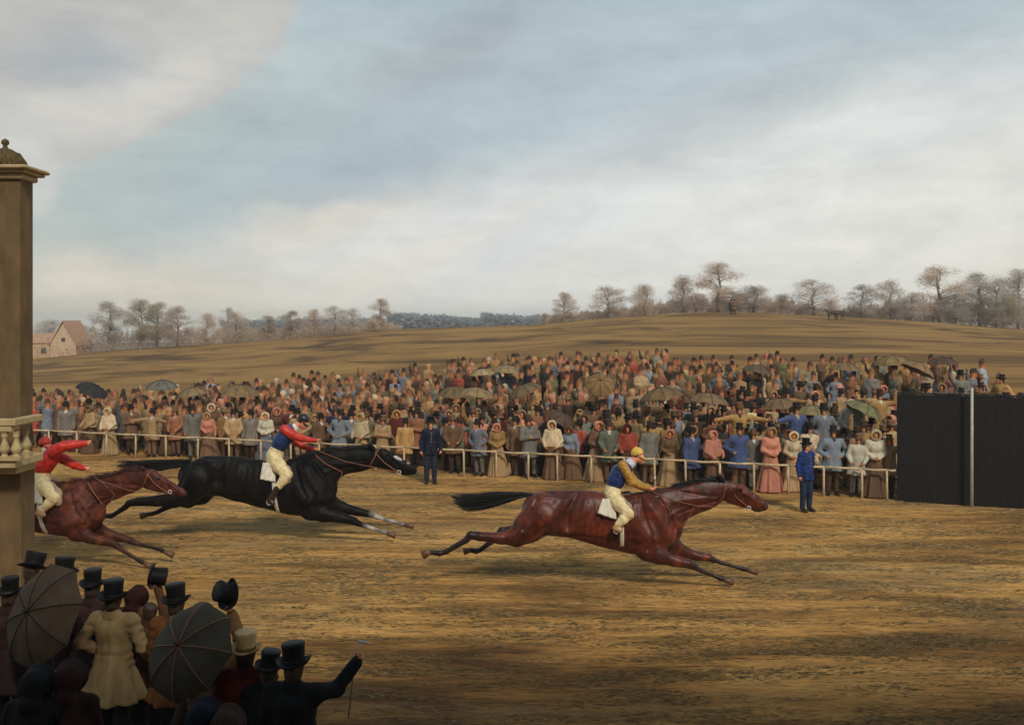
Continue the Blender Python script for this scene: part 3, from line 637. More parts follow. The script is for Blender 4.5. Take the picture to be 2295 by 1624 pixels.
# blaze: white stripe down the face
bz = Fig()
for a_, b_, ra, rb in (((1858, 372), (1895, 388), 9, 13), ((1895, 388), (1935, 410), 13, 14), ((1935, 410), (1985, 436), 13, 9), ((1985, 436), (2048, 470), 9, 6)):
    bz.rc('b', T2(a_[0], a_[1]+4), T2(b_[0], b_[1]+4), R2(ra), R2(rb), .01, ((0, 1, 0), 1.5))
M['blaze'] = simple('white_hair', (.42, .42, .41), .7, .2, .3, 30)
obj('blaze', bz.mesh('blaze', None, 0, .014), M['blaze'], blk)
CHC = [(.092, .025, .014), (.035, .014, .010), (.2, .08, .05)]
ch_d = dict(map=[(-1306.0, 1.4, 357.5, 1.25), (-1727.2000000000003, 1.62, 164.60000000000002, 1.7), (-1601.8000000000002, 1.56, 205.88, 1.56)], legdy=.22, bigr=60, h=.024,
  trunk=[(-200, 1010, 165), (-50, 1030, 200), (120, 1045, 205), (300, 1052, 212), (450, 1060, 224), (600, 1070, 236), (720, 1075, 236), (820, 1090, 170)],
  hind_near=[(-200, 1080, 180, 0), (-320, 1180, 120, 0), (-450, 1240, 70, 0), (-620, 1270, 45, 0), (-740, 1280, 34, 0), (-790, 1330, 26, 1), (-930, 1430, 20, 1), (-980, 1440, 20, 1)],
  hind_far=[(-100, 1080, 170, 0), (-230, 1190, 100, 0), (-380, 1240, 60, 0), (-520, 1270, 36, 0), (-600, 1320, 24, 1), (-700, 1410, 20, 1), (-750, 1420, 19, 1)],
  fore_near=[(700, 1190, 150, 0), (720, 1280, 85, 0), (830, 1330, 55, 0), (950, 1362, 44, 0), (1050, 1382, 37, 0), (1085, 1405, 29, 1), (1150, 1455, 19, 1), (1290, 1540, 17, 1), (1325, 1560, 21, 1), (1365, 1580, 17, 1)],
  fore_far=[(820, 1150, 130, 0), (880, 1240, 75, 0), (1000, 1295, 50, 0), (1120, 1330, 40, 0), (1230, 1365, 31, 0), (1270, 1385, 24, 1), (1340, 1405, 17, 1), (1480, 1442, 16, 1), (1515, 1452, 20, 1), (1555, 1470, 17, 1)],
  neck=[(640, 990, 165), (800, 950, 130), (940, 905, 110), (1080, 858, 98), (1220, 810, 92), (1320, 775, 82)],
  head=[(1370, 755, 62, 1420, 765, 68, .62, 0), (1420, 765, 68, 1490, 805, 60, .6, 0), (1490, 805, 60, 1600, 860, 46, .55, 0), (1600, 860, 46, 1690, 905, 38, .62, 0), (1690, 905, 38, 1722, 925, 33, .66, 1), (1400, 820, 66, 1480, 860, 46, .5, 0), (1480, 860, 40, 1600, 915, 24, .5, 0), (1600, 925, 20, 1650, 938, 17, .6, 1)],
  ears=[(1365, 705, 18), (1308, 655, 4)], earcol=0,
  muscle=[(650, 980, 90, 780, 1180, 85, .22), (600, 1150, 70, 740, 1250, 60, .24)],
  nostril=(1728, 912), muz=27, eye=(1485, 778, 38), mouth=[],
  hooves=[(-975, 1440, -1050, 1460, 30), (-745, 1420, -820, 1435, 28), (1358, 1577, 1425, 1605, 28), (1545, 1467, 1625, 1500, 27)],
  mane=([(640, 838), (780, 830), (930, 800), (1080, 760), (1230, 715), (1350, 690)], [(500, 812), (640, 800), (800, 765), (960, 735), (1110, 695), (1270, 670)]),
  tail=([(-330, 900), (-450, 890), (-560, 890), (-700, 895), (-850, 900), (-950, 920)], [(-330, 925), (-450, 950), (-560, 975), (-700, 1000), (-850, 1010), (-950, 970)]),
  straps=[
    ('bridle_strap', [(1425, 700, 14), (1385, 740, 44), (1440, 820, 46), (1530, 890, 34), (1590, 915, 26)], .010, 'strap', 1),
    ('bridle_strap', [(1385, 700, 12), (1378, 760, 50), (1350, 830, 46), (1330, 860, 20)], .009, 'strap', 1),
    ('bit_ring', [(1580, 890, 30), (1605, 890, 30), (1605, 920, 30), (1580, 920, 30), (1580, 890, 30)], .008, 'steel', 1),
    ('rein', [(1590, 920, 32), (1400, 910, 60), (1200, 890, 66), (930, 800, 60), (820, 710, 30)], .007, 'strap', 1),
    ('breast_strap', [(820, 815, 60), (890, 930, 100), (970, 1040, 60)], .011, 'strap', 1),
    ('breast_strap', [(940, 800, 60), (1075, 930, 60), (1030, 1010, 50)], .008, 'strap', 1)])
cht, T3, R3, g3 = horse('race_horse', 'chestnut race horse half hidden by the stone pillar, third in the race', 0, 885.3, .2391, 19.2, 150, 1272, ch_d, CHC, M['chestnut'], M['redhair'], None)
# ------------------------------------------------------------------ saddle cloths, saddles, girths, irons
def sheet_patch(name, quad, mat, parent, bulge=.02, n=10):
    "a cloth hanging on the horse's flank: bilinear patch with folds and thickness"
    A, B, C_, D = [Vector(q) for q in quad]; V = []; Fc = []; th = .012
    for side in (0, 1):
        for i in range(n+1):
            for j in range(n+1):
                u, v = i/n, j/n; p = A.lerp(B, u).lerp(D.lerp(C_, u), v)
                p += Vector((0, -1, 0))*(bulge*math.sin(u*math.pi)+.012*math.sin(u*17+2*v)*v+side*th); V.append(p)
    m_ = (n+1)*(n+1)
    for i in range(n):
        for j in range(n):
            a = i*(n+1)+j; q = (a, a+1, a+n+2, a+n+1); Fc.append(q); Fc.append(tuple(x+m_ for x in reversed(q)))
    edge = [i*(n+1) for i in range(n+1)]+[n*(n+1)+j for j in range(1, n+1)]+[i*(n+1)+n for i in range(n-1, -1, -1)]+[j for j in range(n-1, 0, -1)]
    for a, b_ in zip(edge, edge[1:]+edge[:1]): Fc.append((a, b_, b_+m_, a+m_))
    return MB().add(V, Fc).build(name, mat, parent)
M['cloth_white'] = simple('saddle_linen', K(205, 196, 178), .85, .2, .25, 14, .4, 30, stretch=(2, 1, .5))
def tack(root, T, R, q, seat, leather, girthp, half, dyq, iron):
    for s_ in (-1, 1):
        sheet_patch('saddle_cloth', [T(x, y, s_*dy) + Vector((0, (0 if s_ < 0 else .012), 0)) for (x, y), dy in zip(q, dyq)], M['cloth_white'], root, .02 if s_ < 0 else -.02)
    f = Fig(); f.chain('s', [(*T(x, y), R(r)) for x, y, r in seat], .03, ((0, 1, 0), 1.7)); obj('saddle', f.mesh('saddle', None, 0, .02), M['saddle'], root)
    for s_ in (-1, 1):
        fl = Fig(); fl.chain('s', [(*T(x, y, s_*dy), R(r)) for x, y, r, dy in leather], .02, ((0, 1, 0), .45)); obj('saddle_flap', fl.mesh('saddle_flap', None, 0, .016), M['flap'], root)
        st = MB(); c0 = T(iron[0], iron[1], s_*iron[2]); n = 14
        st.tube([c0+Vector((.055*math.sin(2*math.pi*i/n), 0, .07*math.cos(2*math.pi*i/n))) for i in range(n+1)], .008, 6); st.build('stirrup', M['steel'], root)
    hoop(T, R, *girthp, half, .075, M['girth'], root, 'girth')
M['flap'] = simple('saddle_flap', K(150, 130, 108), .6, .3, .3, 12)
tack(bay, T1, R1, [(1165, 412), (1240, 412), (1250, 540), (1135, 500)], [(1180, 402, 16), (1250, 396, 20), (1320, 385, 20)],
     [(1270, 420, 30, .22), (1310, 470, 34, .31), (1325, 520, 26, .34)], (1262, 396, 1275, 712), .34, (.22, .22, .34, .345), (1250, 600, .42))
tack(blk, T2, R2, [(1052, 445), (1110, 445), (1140, 575), (1035, 555)], [(1070, 436, 18), (1140, 430, 22), (1210, 430, 20)],
     [(1160, 450, 30, .24), (1205, 500, 34, .33), (1215, 560, 26, .36)], (1140, 436, 1165, 776), .35, (.22, .22, .36, .365), (1095, 705, .46))
tack(cht, T3, R3, [(290, 832), (400, 832), (400, 1020), (280, 1000)], [(330, 822, 26), (430, 815, 30), (520, 820, 28)],
     [(470, 850, 45, .2), (530, 920, 52, .31), (545, 1000, 40, .35)], (420, 832, 470, 1292), .335, (.22, .22, .34, .345), (370, 1110, .42))
# ------------------------------------------------------------------ jockeys
def jockey(label, T, R, g0, j, k, Y0, mats, capmat):
    root_name = 'person'; f = Fig(); LY = lambda v: ((0, 1, 0), v)
    P = lambda q: (*T(q[0], q[1], q[3] if len(q) > 3 else 0), R(q[2]))
    f.chain('head', [P(q) for q in j['head']], R(8), LY(.82))
    f.rc('head', T(*j['nose'][:2]), T(*j['nose'][2:4]), R(j['nose'][4]), R(j['nose'][4]*.7), R(4))
    f.chain('neck', [P(q) for q in j['neck']], R(8))
    f.chain('torso', [P(q) for q in j['torso']], R(14), LY(1.28))
    f.chain('torso', [(*T(j['sh'][0], j['sh'][1], -.17), R(j['sh'][2])), (*T(j['sh'][0], j['sh'][1], .17), R(j['sh'][2]))], R(12))
    for c_, s_ in (('near', -1), ('far', 1)):
        A = [(*T(x, y, s_*dy), R(r)) for x, y, r, dy in j['arm_'+c_]]; f.chain('arm'+c_, A[:-1], R(6)); f.chain('hand', A[-2:], R(4))
        L = [(*T(x, y, s_*dy), R(r)) for x, y, r, dy in j['leg']]; n = j['boot_from']; f.chain('leg', L[:n+1], R(10)); f.chain('foot'+c_, L[n:], R(5))
    me = f.mesh('person', None, 0, .015); mb = MB()
    for c_, s_ in (('near', -1), ('far', 1)):
        A = [T(x, y, s_*dy) for x, y, r, dy in j['arm_'+c_]]; hand(mb, A[-2], A[-1]-A[-2], Vector((.2, -s_*.6, -.8)), .95*j.get('hs', 1), 1.15, s_)
    me = append_to(me, mb); root = obj('person', me, M['skin'], None, g0); tag(root, label, 'person', 'jockeys riding in the race')
    fold = lambda V: .004*np.sin(V[:, [0]]*38+V[:, [2]]*51+3*np.sin(V[:, [2]]*23))*np.array([[.5, 1, .3]])
    jk = obj('jacket', f.mesh('jacket', ['torso'], .018, .016, cuts=j.get('jcut', ()), noise=fold), mats[0], root)
    for c_ in ('near', 'far'): obj('sleeve', f.mesh('sleeve', ['arm'+c_], .016, .014, noise=fold), mats[1], root)
    pel = Fig(); pel.p = f.p; pel.chain('pel', [P(q) for q in j['pelvis']], R(10), LY(1.3))
    obj('breeches', pel.mesh('breeches', ['pel', 'leg'], .014, .016, noise=fold), M['breeches'], root)
    for c_ in ('near', 'far'): obj('boot', f.mesh('boot', ['foot'+c_], .013, .014), M['boot'] if not j.get('pale') else M['paleboot'], root)
    cf = Fig(); cf.chain('n', [P(q) for q in j['neck'][-2:]], R(6), LY(1.0)); obj('neckerchief', cf.mesh('neckerchief', None, .012, .013), M['kerchief'] if j.get('ker') else M['collar'], root)
    # cap: close skull cap and peak
    cp = Fig(); cx, cy, cr = j['cap']; c0 = T(cx, cy); cp.ball('c', c0, R(cr)+.014, .01, LY(.88)); d = (T(*j['peak'])-c0); d.normalize(); upv = T(*j['up'])-c0; upv.normalize()
    cap = obj('cap', cp.mesh('cap', None, 0, .012, cuts=[(c0-upv*R(cr)*.25+d*.0, -upv)]), capmat, root)
    pk = MB(); sdv = Vector((0, 1, 0)); V = []; n = 12; base = c0-upv*R(cr)*.18
    for lay in (0, 1):
        for i in range(n+1):
            th = -math.pi*.42+math.pi*.84*i/n; dr = d*math.cos(th)+sdv*math.sin(th)*.9
            for rr in (R(cr)+.005, R(cr)+.055*max(.25, math.cos(th))): V.append(base+dr*rr-upv*(.012*lay+(rr-R(cr))*.35))
    Fc = []
    o2 = 2*(n+1)
    for i in range(n):
        a = 2*i; Fc += [(a, a+1, a+3, a+2), (a+o2, a+2+o2, a+3+o2, a+1+o2), (a+1, a+1+o2, a+3+o2, a+3)]
    pk.add(V, Fc).build('peak', capmat, cap); bt = MB().lathe([(0, .016), (.012, .01), (.014, 0)], 8, Matrix.Translation(c0+upv*(R(cr)+.008))); bt.build('button', capmat, cap)
    hf = Fig(); hf.ball('h', c0-d*.012-upv*.012, R(cr)+.004, .01, LY(.86)); obj('hair', hf.mesh('hair', None, 0, .013, cuts=[(c0-upv*R(cr)*.75, -upv), (c0+d*.03, d)]), M['hair'], root)
    for s_ in (-1, 1): MB().lathe([(0, .011), (.009, .006), (.011, 0), (0, -.011)], 8, Matrix.Translation(T(*j['eye'][:2], s_*.040))).build('eye', M['eye'], root)
    return root
silk = lambda n, c: simple(n, c, .42, .4, .3, 10, .5, 24)
M['breeches'] = simple('cream_breeches', K(212, 186, 132), .8, .2, .22, 8, .35, 30, hue=K(222, 204, 160)); M['paleboot'] = simple('tan_boot', K(176, 140, 100), .5, .4)
M['kerchief'] = simple('speckled_kerchief', K(200, 205, 215), .8, .2, .5, 60)
M['silk_blue'] = silk('blue_silk', K(28, 50, 100)); M['silk_gold'] = silk('ochre_silk', K(170, 125, 50)); M['silk_red'] = silk('red_silk', K(188, 50, 36)); M['silk_scarlet'] = silk('scarlet_silk', K(190, 44, 32))
M['cap_gold'] = silk('gold_cap', K(214, 176, 78)); M['cap_black'] = simple('black_cap', (.015, .016, .02), .4, .4)
j1 = dict(head=[(1372, 142, 32), (1392, 172, 26), (1402, 192, 15)], nose=(1412, 172, 1420, 180, 7), neck=[(1365, 172, 24), (1338, 196, 27), (1318, 214, 30)], sh=(1290, 220, 24),
  torso=[(1298, 232, 42), (1272, 262, 48), (1250, 300, 46), (1237, 328, 40)], pelvis=[(1236, 335, 40), (1225, 372, 46), (1218, 400, 44)],
  arm_near=[(1288, 212, 24, .19), (1312, 262, 21, .22), (1342, 318, 17, .22), (1400, 340, 14, .16), (1440, 350, 10, .09), (1468, 356, 11, .07)],
  arm_far=[(1298, 212, 24, .19), (1330, 270, 20, .22), (1362, 312, 17, .22), (1415, 336, 13, .16), (1455, 345, 10, .07), (1480, 350, 11, .05)],
  leg=[(1225, 395, 40, .12), (1262, 445, 36, .26), (1322, 508, 27, .36), (1290, 540, 24, .38), (1262, 568, 18, .39), (1245, 592, 15, .40), (1272, 603, 12, .43)], boot_from=4,
  cap=(1374, 140, 33), peak=(1420, 165), up=(1362, 95), eye=(1402, 168), ker=1, pale=1)
jockey('jockey in blue jacket with ochre sleeves and yellow cap riding the leading bay', T1, R1, g1, j1, .3722, 17.8, (M['silk_blue'], M['silk_gold']), M['cap_gold'])
j2 = dict(head=[(1318, 166, 34), (1322, 196, 26), (1325, 215, 15)], nose=(1343, 200, 1350, 207, 7), neck=[(1290, 192, 20), (1268, 212, 24), (1258, 225, 26)], sh=(1215, 235, 26),
  torso=[(1228, 240, 44), (1202, 272, 50), (1176, 308, 50), (1160, 335, 44)], pelvis=[(1152, 350, 42), (1132, 400, 50), (1122, 430, 46)],
  arm_near=[(1198, 228, 28, .19), (1245, 258, 25, .22), (1300, 283, 19, .20), (1360, 296, 15, .15), (1402, 300, 10, .10), (1432, 300, 12, .09)],
  arm_far=[(1228, 250, 26, .19), (1265, 300, 22, .21), (1310, 335, 17, .20), (1355, 352, 14, .14), (1385, 355, 10, .08), (1412, 355, 12, .07)],
  leg=[(1130, 425, 44, .12), (1165, 475, 40, .28), (1212, 528, 30, .38), (1190, 562, 26, .40), (1155, 606, 20, .41), (1128, 650, 16, .42), (1098, 695, 14, .44), (1120, 715, 11, .46)], boot_from=4,
  cap=(1320, 160, 34), peak=(1372, 205), up=(1335, 118), eye=(1340, 190), ker=0)
jockey('jockey in dark blue waistcoat with bright red sleeves and black cap on the black horse', T2, R2, g2, j2, .3384, 21.4, (M['silk_blue'], M['silk_red']), M['cap_black'])
j3 = dict(head=[(420, 452, 50), (448, 490, 38), (455, 505, 24)], nose=(482, 480, 492, 490, 10), neck=[(430, 500, 32), (440, 530, 36)], sh=(500, 530, 42),
  torso=[(500, 545, 66), (460, 600, 72), (425, 650, 72), (405, 690, 64)], pelvis=[(402, 720, 60), (392, 775, 68), (380, 815, 66)],
  arm_near=[(500, 520, 46, .19), (590, 480, 42, .20), (690, 464, 35, .17), (760, 456, 26, .12), (808, 450, 17, .08), (845, 438, 18, .07)],
  arm_far=[(540, 570, 44, .17), (620, 610, 40, .18), (700, 655, 31, .16), (750, 672, 24, .1), (790, 684, 16, .06), (825, 686, 17, .05)],
  leg=[(385, 800, 62, .12), (440, 880, 56, .26), (512, 965, 44, .36), (460, 1010, 38, .38), (395, 1070, 28, .39), (365, 1100, 24, .40), (405, 1118, 18, .43)], boot_from=4,
  cap=(420, 446, 51), peak=(480, 480), up=(415, 390), eye=(470, 470), ker=0, pale=1)
jockey('jockey all in scarlet leaning forward with outstretched arms beside the stone balcony', T3, R3, g3, j3, .2391, 19.2, (M['silk_scarlet'], M['silk_scarlet']), M['silk_scarlet'])
def whip(label, pts, r):
    c0 = Vector(pts[0]); mb = MB(); P = [Vector(p)-c0 for p in pts]; mb.tube(P, [r]+[r*.8]*(len(P)-2)+[r*.35], 6); o = mb.build('whip', M['whip'], None, True, c0)
    tag(o, label, 'whip', 'riding whips'); k = MB().tube([P[0]-(P[1]-P[0]).normalized()*.03, P[0]+(P[1]-P[0]).normalized()*.02], r*1.9, 8); k.build('whip_knob', M['steel'], o)
whip('short whip held upright in the ochre-sleeved jockey\'s hand', [T1(1480, 292, -.05)+g1, T1(1470, 340, -.06)+g1, T1(1455, 400, -.08)+g1], .012)
whip('long thin whip pointing forward from the red-sleeved jockey\'s hand', [T2(1400, 302, -.12)+g2, T2(1470, 292, -.12)+g2, T2(1560, 285, -.1)+g2, T2(1612, 252, -.05)+g2], .012)
whip('thin whip held out ahead by the scarlet jockey at the pillar', [T3(825, 455, -.09)+g3, T3(880, 425, -.09)+g3, T3(960, 405, -.09)+g3], .010)
# ------------------------------------------------------------------ stone pillar with its balcony
YP = 15.4; SP = F/YP
def pz(py, Y=YP): return H-(py-HZ)*Y/F
px0 = -7.84; root = empty('stone_pillar', (px0, YP, 0)); tag(root, 'tall square stone pillar with a balustraded balcony and domed urn at the left edge', 'pillar')
def slab(name, pyt, pyb, half, mat, parent=root, bev=.012, dep=None, yo=0.0, xo=0.0):
    zt, zb = pz(pyt), pz(pyb); dep = dep or half; mb = MB(); b_ = bev
    prof = [(half-b_, zb), (half, zb+b_), (half, zt-b_), (half-b_, zt)]
    V = []
    for h_, z in prof: dd = h_-half; V += [(xo-h_, yo-dep-dd, z), (xo+h_, yo-dep-dd, z), (xo+h_, yo+dep+dd, z), (xo-h_, yo+dep+dd, z)]
    Fc = [(3, 2, 1, 0), (12, 13, 14, 15)]
    for i in range(3):
        for k in range(4): Fc.append((4*i+k, 4*i+(k+1) % 4, 4*i+4+(k+1) % 4, 4*i+4+k))
    mb.add(V, Fc); return mb.build(name, mat, parent, False)
hs = .33
slab('shaft', 405, 1034, hs, M['stone_dark'], dep=.2); slab('base_shaft', 1051, HZ+H*SP, hs*1.06, M['stone_dark'], dep=.22)
slab('plinth', HZ+(H-.35)*SP, HZ+H*SP+4, hs*1.25, M['stone_dark'], dep=.3)
slab('cornice', 377, 386, 84/SP*.88, M['stone'], bev=.02, dep=.40); slab('cornice_molding', 386, 393, 76/SP*.88, M['stone'], bev=.02, dep=.34); slab('capital', 393, 406, .38, M['stone'], bev=.02, dep=.26)
mb = MB(); zb = pz(377); mb.lathe([(.02, zb), (.30, zb), (.31, zb+.03), (.29, zb+.07), (.285, zb+.10), (.25, zb+.16), (.18, zb+.24), (.10, zb+.29), (.04, zb+.31), (.03, zb+.35), (.06, zb+.38), (.05, zb+.43), (.0, zb+.46)], 24)
urn = mb.build('urn', M['urn'], root); mb = MB()
for i in range(24): th = i*math.pi/12; mb.tube([(.305*math.cos(th), .305*math.sin(th), zb+.02), (.295*math.cos(th), .295*math.sin(th), zb+.09), (.2*math.cos(th), .2*math.sin(th), zb+.23)], .016, 4)
mb.build('gadroon', M['urn'], urn)
YB = -.28
slab('balcony_slab', 1017, 1034, 74/SP, M['stone'], yo=YB, dep=.44); slab('balcony_molding', 1034.5, 1052, 58/SP, M['stone'], yo=YB*.6, dep=.3)
slab('handrail', 928, 943, 78/SP, M['stone'], dep=.065, yo=YB-.42); slab('handrail_molding', 943, 956, 68/SP, M['stone'], dep=.05, yo=YB-.42)
for sgn in (-1, 1): slab('handrail', 928.5, 943.5, .065, M['stone'], dep=.36, yo=YB+.02, xo=sgn*(78/SP-.066))
zt, zb = pz(956), pz(1009); hh = zt-zb
def baluster(x, y):
    mb = MB(); P = [(.055, 0), (.06, .02), (.05, .05), (.035, .08), (.055, .16), (.078, .27), (.074, .36), (.05, .50), (.032, .64), (.028, .74), (.045, .80), (.048, .86), (.035, .90), (.05, .95), (.055, 1)]
    mb.lathe([(r, zb+z*hh) for r, z in P], 16, Matrix.Translation((x, y, 0))); o = mb.build('baluster', M['stone'], root)
    bx = MB().box((x, y, (pz(1009)+pz(1017))/2), (.17, .13, pz(1009)-pz(1017))); bx.build('baluster_foot', M['stone'], root, False)
for k in range(-2, 3): baluster((25+25*k-25+18)/SP*1.0+(7/SP), YB-.42)
for sgn in (-1, 1): baluster(sgn*.42, YB-.2); baluster(sgn*.42, YB+.08)
# ------------------------------------------------------------------ black boarding and white post on the right
def board_y(px): return H*F/(1122+(px-2010)*.068-HZ)
pa = Vector((X_at(2010, board_y(2010)), board_y(2010), 0)); pb = Vector((X_at(2560, board_y(2560)), board_y(2560), 0))
L = (pb-pa).length; ang = math.atan2(pb.y-pa.y, pb.x-pa.x); root = empty('black_boarding', pa, ang)
tag(root, 'high black tarred boarding standing at the right end of the rail', 'boarding')
n = int(L/.9); hb = 2.80
for i in range(n):
    w_ = L/n; x = (i+.5)*w_; mb = MB(); jz = random.uniform(-.012, .012)
    mb.box((x, random.uniform(-.004, .004), (hb+jz)/2), (w_-.003, .04, hb+jz)); mb.build('plank', M['board'], root, False)
mb = MB().box((L/2, .06, hb-.25), (L, .07, .12)).box((L/2, .06, .5), (L, .07, .12)); mb.build('back_rail', M['board'], root, False).__setitem__('kind', 'stuff')
MB().box((L/2, .0, hb+.03), (L, .09, .035)).build('capping', M['board'], root, False)
p = W(2178, 1137, H*F/(1137-HZ)); p.z = 0; hpost = 268/(F/p.y)
mb = MB(); mb.tube([(0, 0, -.1), (0, 0, hpost*.55), (.006, 0, hpost)], [.040, .037, .033], 10); o = mb.build('winning_post', M['white'], None, True, p)
tag(o, 'tall slim white winning post in front of the black boarding', 'post')
# ------------------------------------------------------------------ rail along the course
posts = [-70, -5, 52, 110, 172, 238, 304, 372, 443, 514, 584, 652, 716, 777, 843, 905, 1040, 1112, 1184, 1249, 1325, 1400, 1468, 1537, 1613, 1690, 1767, 1846, 1932, 1988]
def fence_pt(px):
    u = (px-CX)/F; Y = (26.08+.3589*10.08)/(1+.3589*u); return Vector((u*Y, Y, 0))
root = empty('course_rail', fence_pt(1000)); tag(root, 'low pale rail on slim posts holding back the crowd along the course', 'rail'); r0 = root.location.copy()
P = [fence_pt(x) for x in posts]; zr = .80
for i, p in enumerate(P):
    q = p-r0; q.z = G(p.x, p.y); mb = MB(); lean = random.uniform(-.02, .02)
    mb.tube([q+Vector((0, 0, -.1)), q+Vector((lean*.5, 0, .4)), q+Vector((lean, 0, zr+.01))], [.034, .032, .030], 7); mb.build('post', M['rail'], root)
ends = [fence_pt(-200)]+P+[fence_pt(2008)]
for a, b_ in zip(ends[:-1], ends[1:]):
    a, b_ = a-r0, b_-r0; a.z = b_.z = 0; m_ = (a+b_)/2; d_ = (b_-a).normalized()*.004; sag = random.uniform(.005, .03)
    mb = MB(); mb.tube([a+Vector((0, 0, zr))+d_, m_+Vector((0, 0, zr-sag)), b_+Vector((0, 0, zr))-d_], .030, 7); mb.build('rail', M['rail'], root)
# ------------------------------------------------------------------ trees on the rise
def tree_meshes(seed, hgt=6.5, wid=3.0, style='round', dens=1.0, leaf=.15):
    "trunk, limbs running out to clumps of fine twigs; the clumps make the outline"
    rnd = random.Random(seed); tr = MB(); V = []; top = hgt*.93
    tp = [Vector((rnd.gauss(0, .05)*i, rnd.gauss(0, .05)*i, z)) for i, z in enumerate((-.3, hgt*.15, hgt*.32, hgt*.5, hgt*.68, hgt*.84, top))]
    tr.tube(tp, [.15, .12, .10, .08, .06, .035, .012], 7, False); cl = []
    nC = {'round': 40, 'tall': 34, 'spread': 38}[style]
    for i in range(nC):
        a = rnd.uniform(0, 6.283); q = (i+.5)/nC
        if style == 'round': z = hgt*(.12+.85*q); R_ = wid/2*math.sqrt(max(.03, 1-((q-.40)/.60)**2))
        elif style == 'tall': z = hgt*(.18+.80*q); R_ = wid/2*(.85+.22*math.sin(q*9+seed))*math.sqrt(max(.04, 1-((q-.48)/.55)**2))
        else: z = hgt*(.10+.84*q); R_ = wid/2*(1.1-.95*q)*(.8+.25*math.sin(i*1.9))
        r = R_*rnd.uniform(.25, 1.0)**.6; c_ = Vector((r*math.cos(a), r*math.sin(a), z)); rc = wid*rnd.uniform(.11, .19); cl.append((c_, rc))
        b0_ = Vector((0, 0, max(hgt*.16, z-r*rnd.uniform(.4, 1.0)))); m_ = b0_.lerp(c_, .55)+Vector((rnd.gauss(0, .1), rnd.gauss(0, .1), rnd.uniform(0, .25))); tr.tube([b0_, m_, c_], [.045, .028, .010], 4, False)
        for _ in range(5):
            e_ = c_+Vector((rnd.gauss(0, rc), rnd.gauss(0, rc), rnd.gauss(.1, rc*.6))); tr.tube([m_.lerp(c_, rnd.random()), e_], [.014, .003], 3, False)
    for c_, rc in cl:
        fl = .85
        for _ in range(int(rnd.uniform(220, 380)*dens)):
            g = Vector((rnd.gauss(0, 1), rnd.gauss(0, 1), rnd.gauss(0, fl))); g = g*(rc*.72) if g.length < 2.2 else g*rc*.4; p = c_+g
            dr = (g.normalized()+Vector((rnd.gauss(0, .6), rnd.gauss(0, .6), rnd.gauss(.25, .5)))).normalized(); s1 = leaf*rnd.uniform(.6, 1.9); s2 = leaf*rnd.uniform(.05, .15)
            n_ = dr.cross(Vector((rnd.gauss(0, 1), rnd.gauss(0, 1), rnd.gauss(0, 1)))).normalized(); V += [p-n_*s2, p+n_*s2, p+dr*s1]
    V = np.array(V, np.float32); sc_ = hgt/max(V[:, 2].max(), .1); crown = mesh_from('crown', V, np.arange(len(V)).reshape(-1, 3), False); trunk = tr.mesh('trunk')
    for me in (crown, trunk): me.transform(Matrix.Scale(sc_, 4))
    return trunk, crown, float(np.percentile(np.abs(V[:, 0]), 98))*sc_, hgt
VAR = {}
for st_, args in {'round': [(11, 6.5, 3.4, 'round'), (12, 6.5, 4.0, 'round'), (13, 6.5, 3.0, 'round')], 'tall': [(21, 7.5, 2.6, 'tall'), (22, 7.5, 3.0, 'tall'), (23, 7.5, 2.3, 'tall')], 'spread': [(31, 6.5, 4.4, 'spread'), (32, 6.5, 3.8, 'spread')]}.items():
    VAR[st_] = [tree_meshes(*a_) for a_ in args]
def tree(px, ptop, pbase, pw, style, var, mat, Y, label, group='trees along the rise'):
    tm, cm, rad, hg = VAR[style][var % len(VAR[style])]; s = F/Y; base = on_px(px, Y)
    top = H-(ptop-HZ)/s; hgt = max(1.0, top-base.z); root = empty('tree', base, random.uniform(0, 6.28)); tag(root, label, 'tree', group)
    sx_ = (pw/2/s)/rad*1.15; root.scale = (sx_, sx_, hgt/hg)
    t_ = tm.copy() if False else tm; a_ = obj('trunk', t_, M['bark'], root); c_ = bpy.data.objects.new('crown', cm); COL.objects.link(c_); c_.parent = root
    if not cm.materials: cm.materials.append(M['twig_brown'])
    c_.material_slots[0].link = 'OBJECT'; c_.material_slots[0].material = M[mat]
    return root
TB, TG, TY = 'twig_brown', 'twig_green', 'twig_grey'
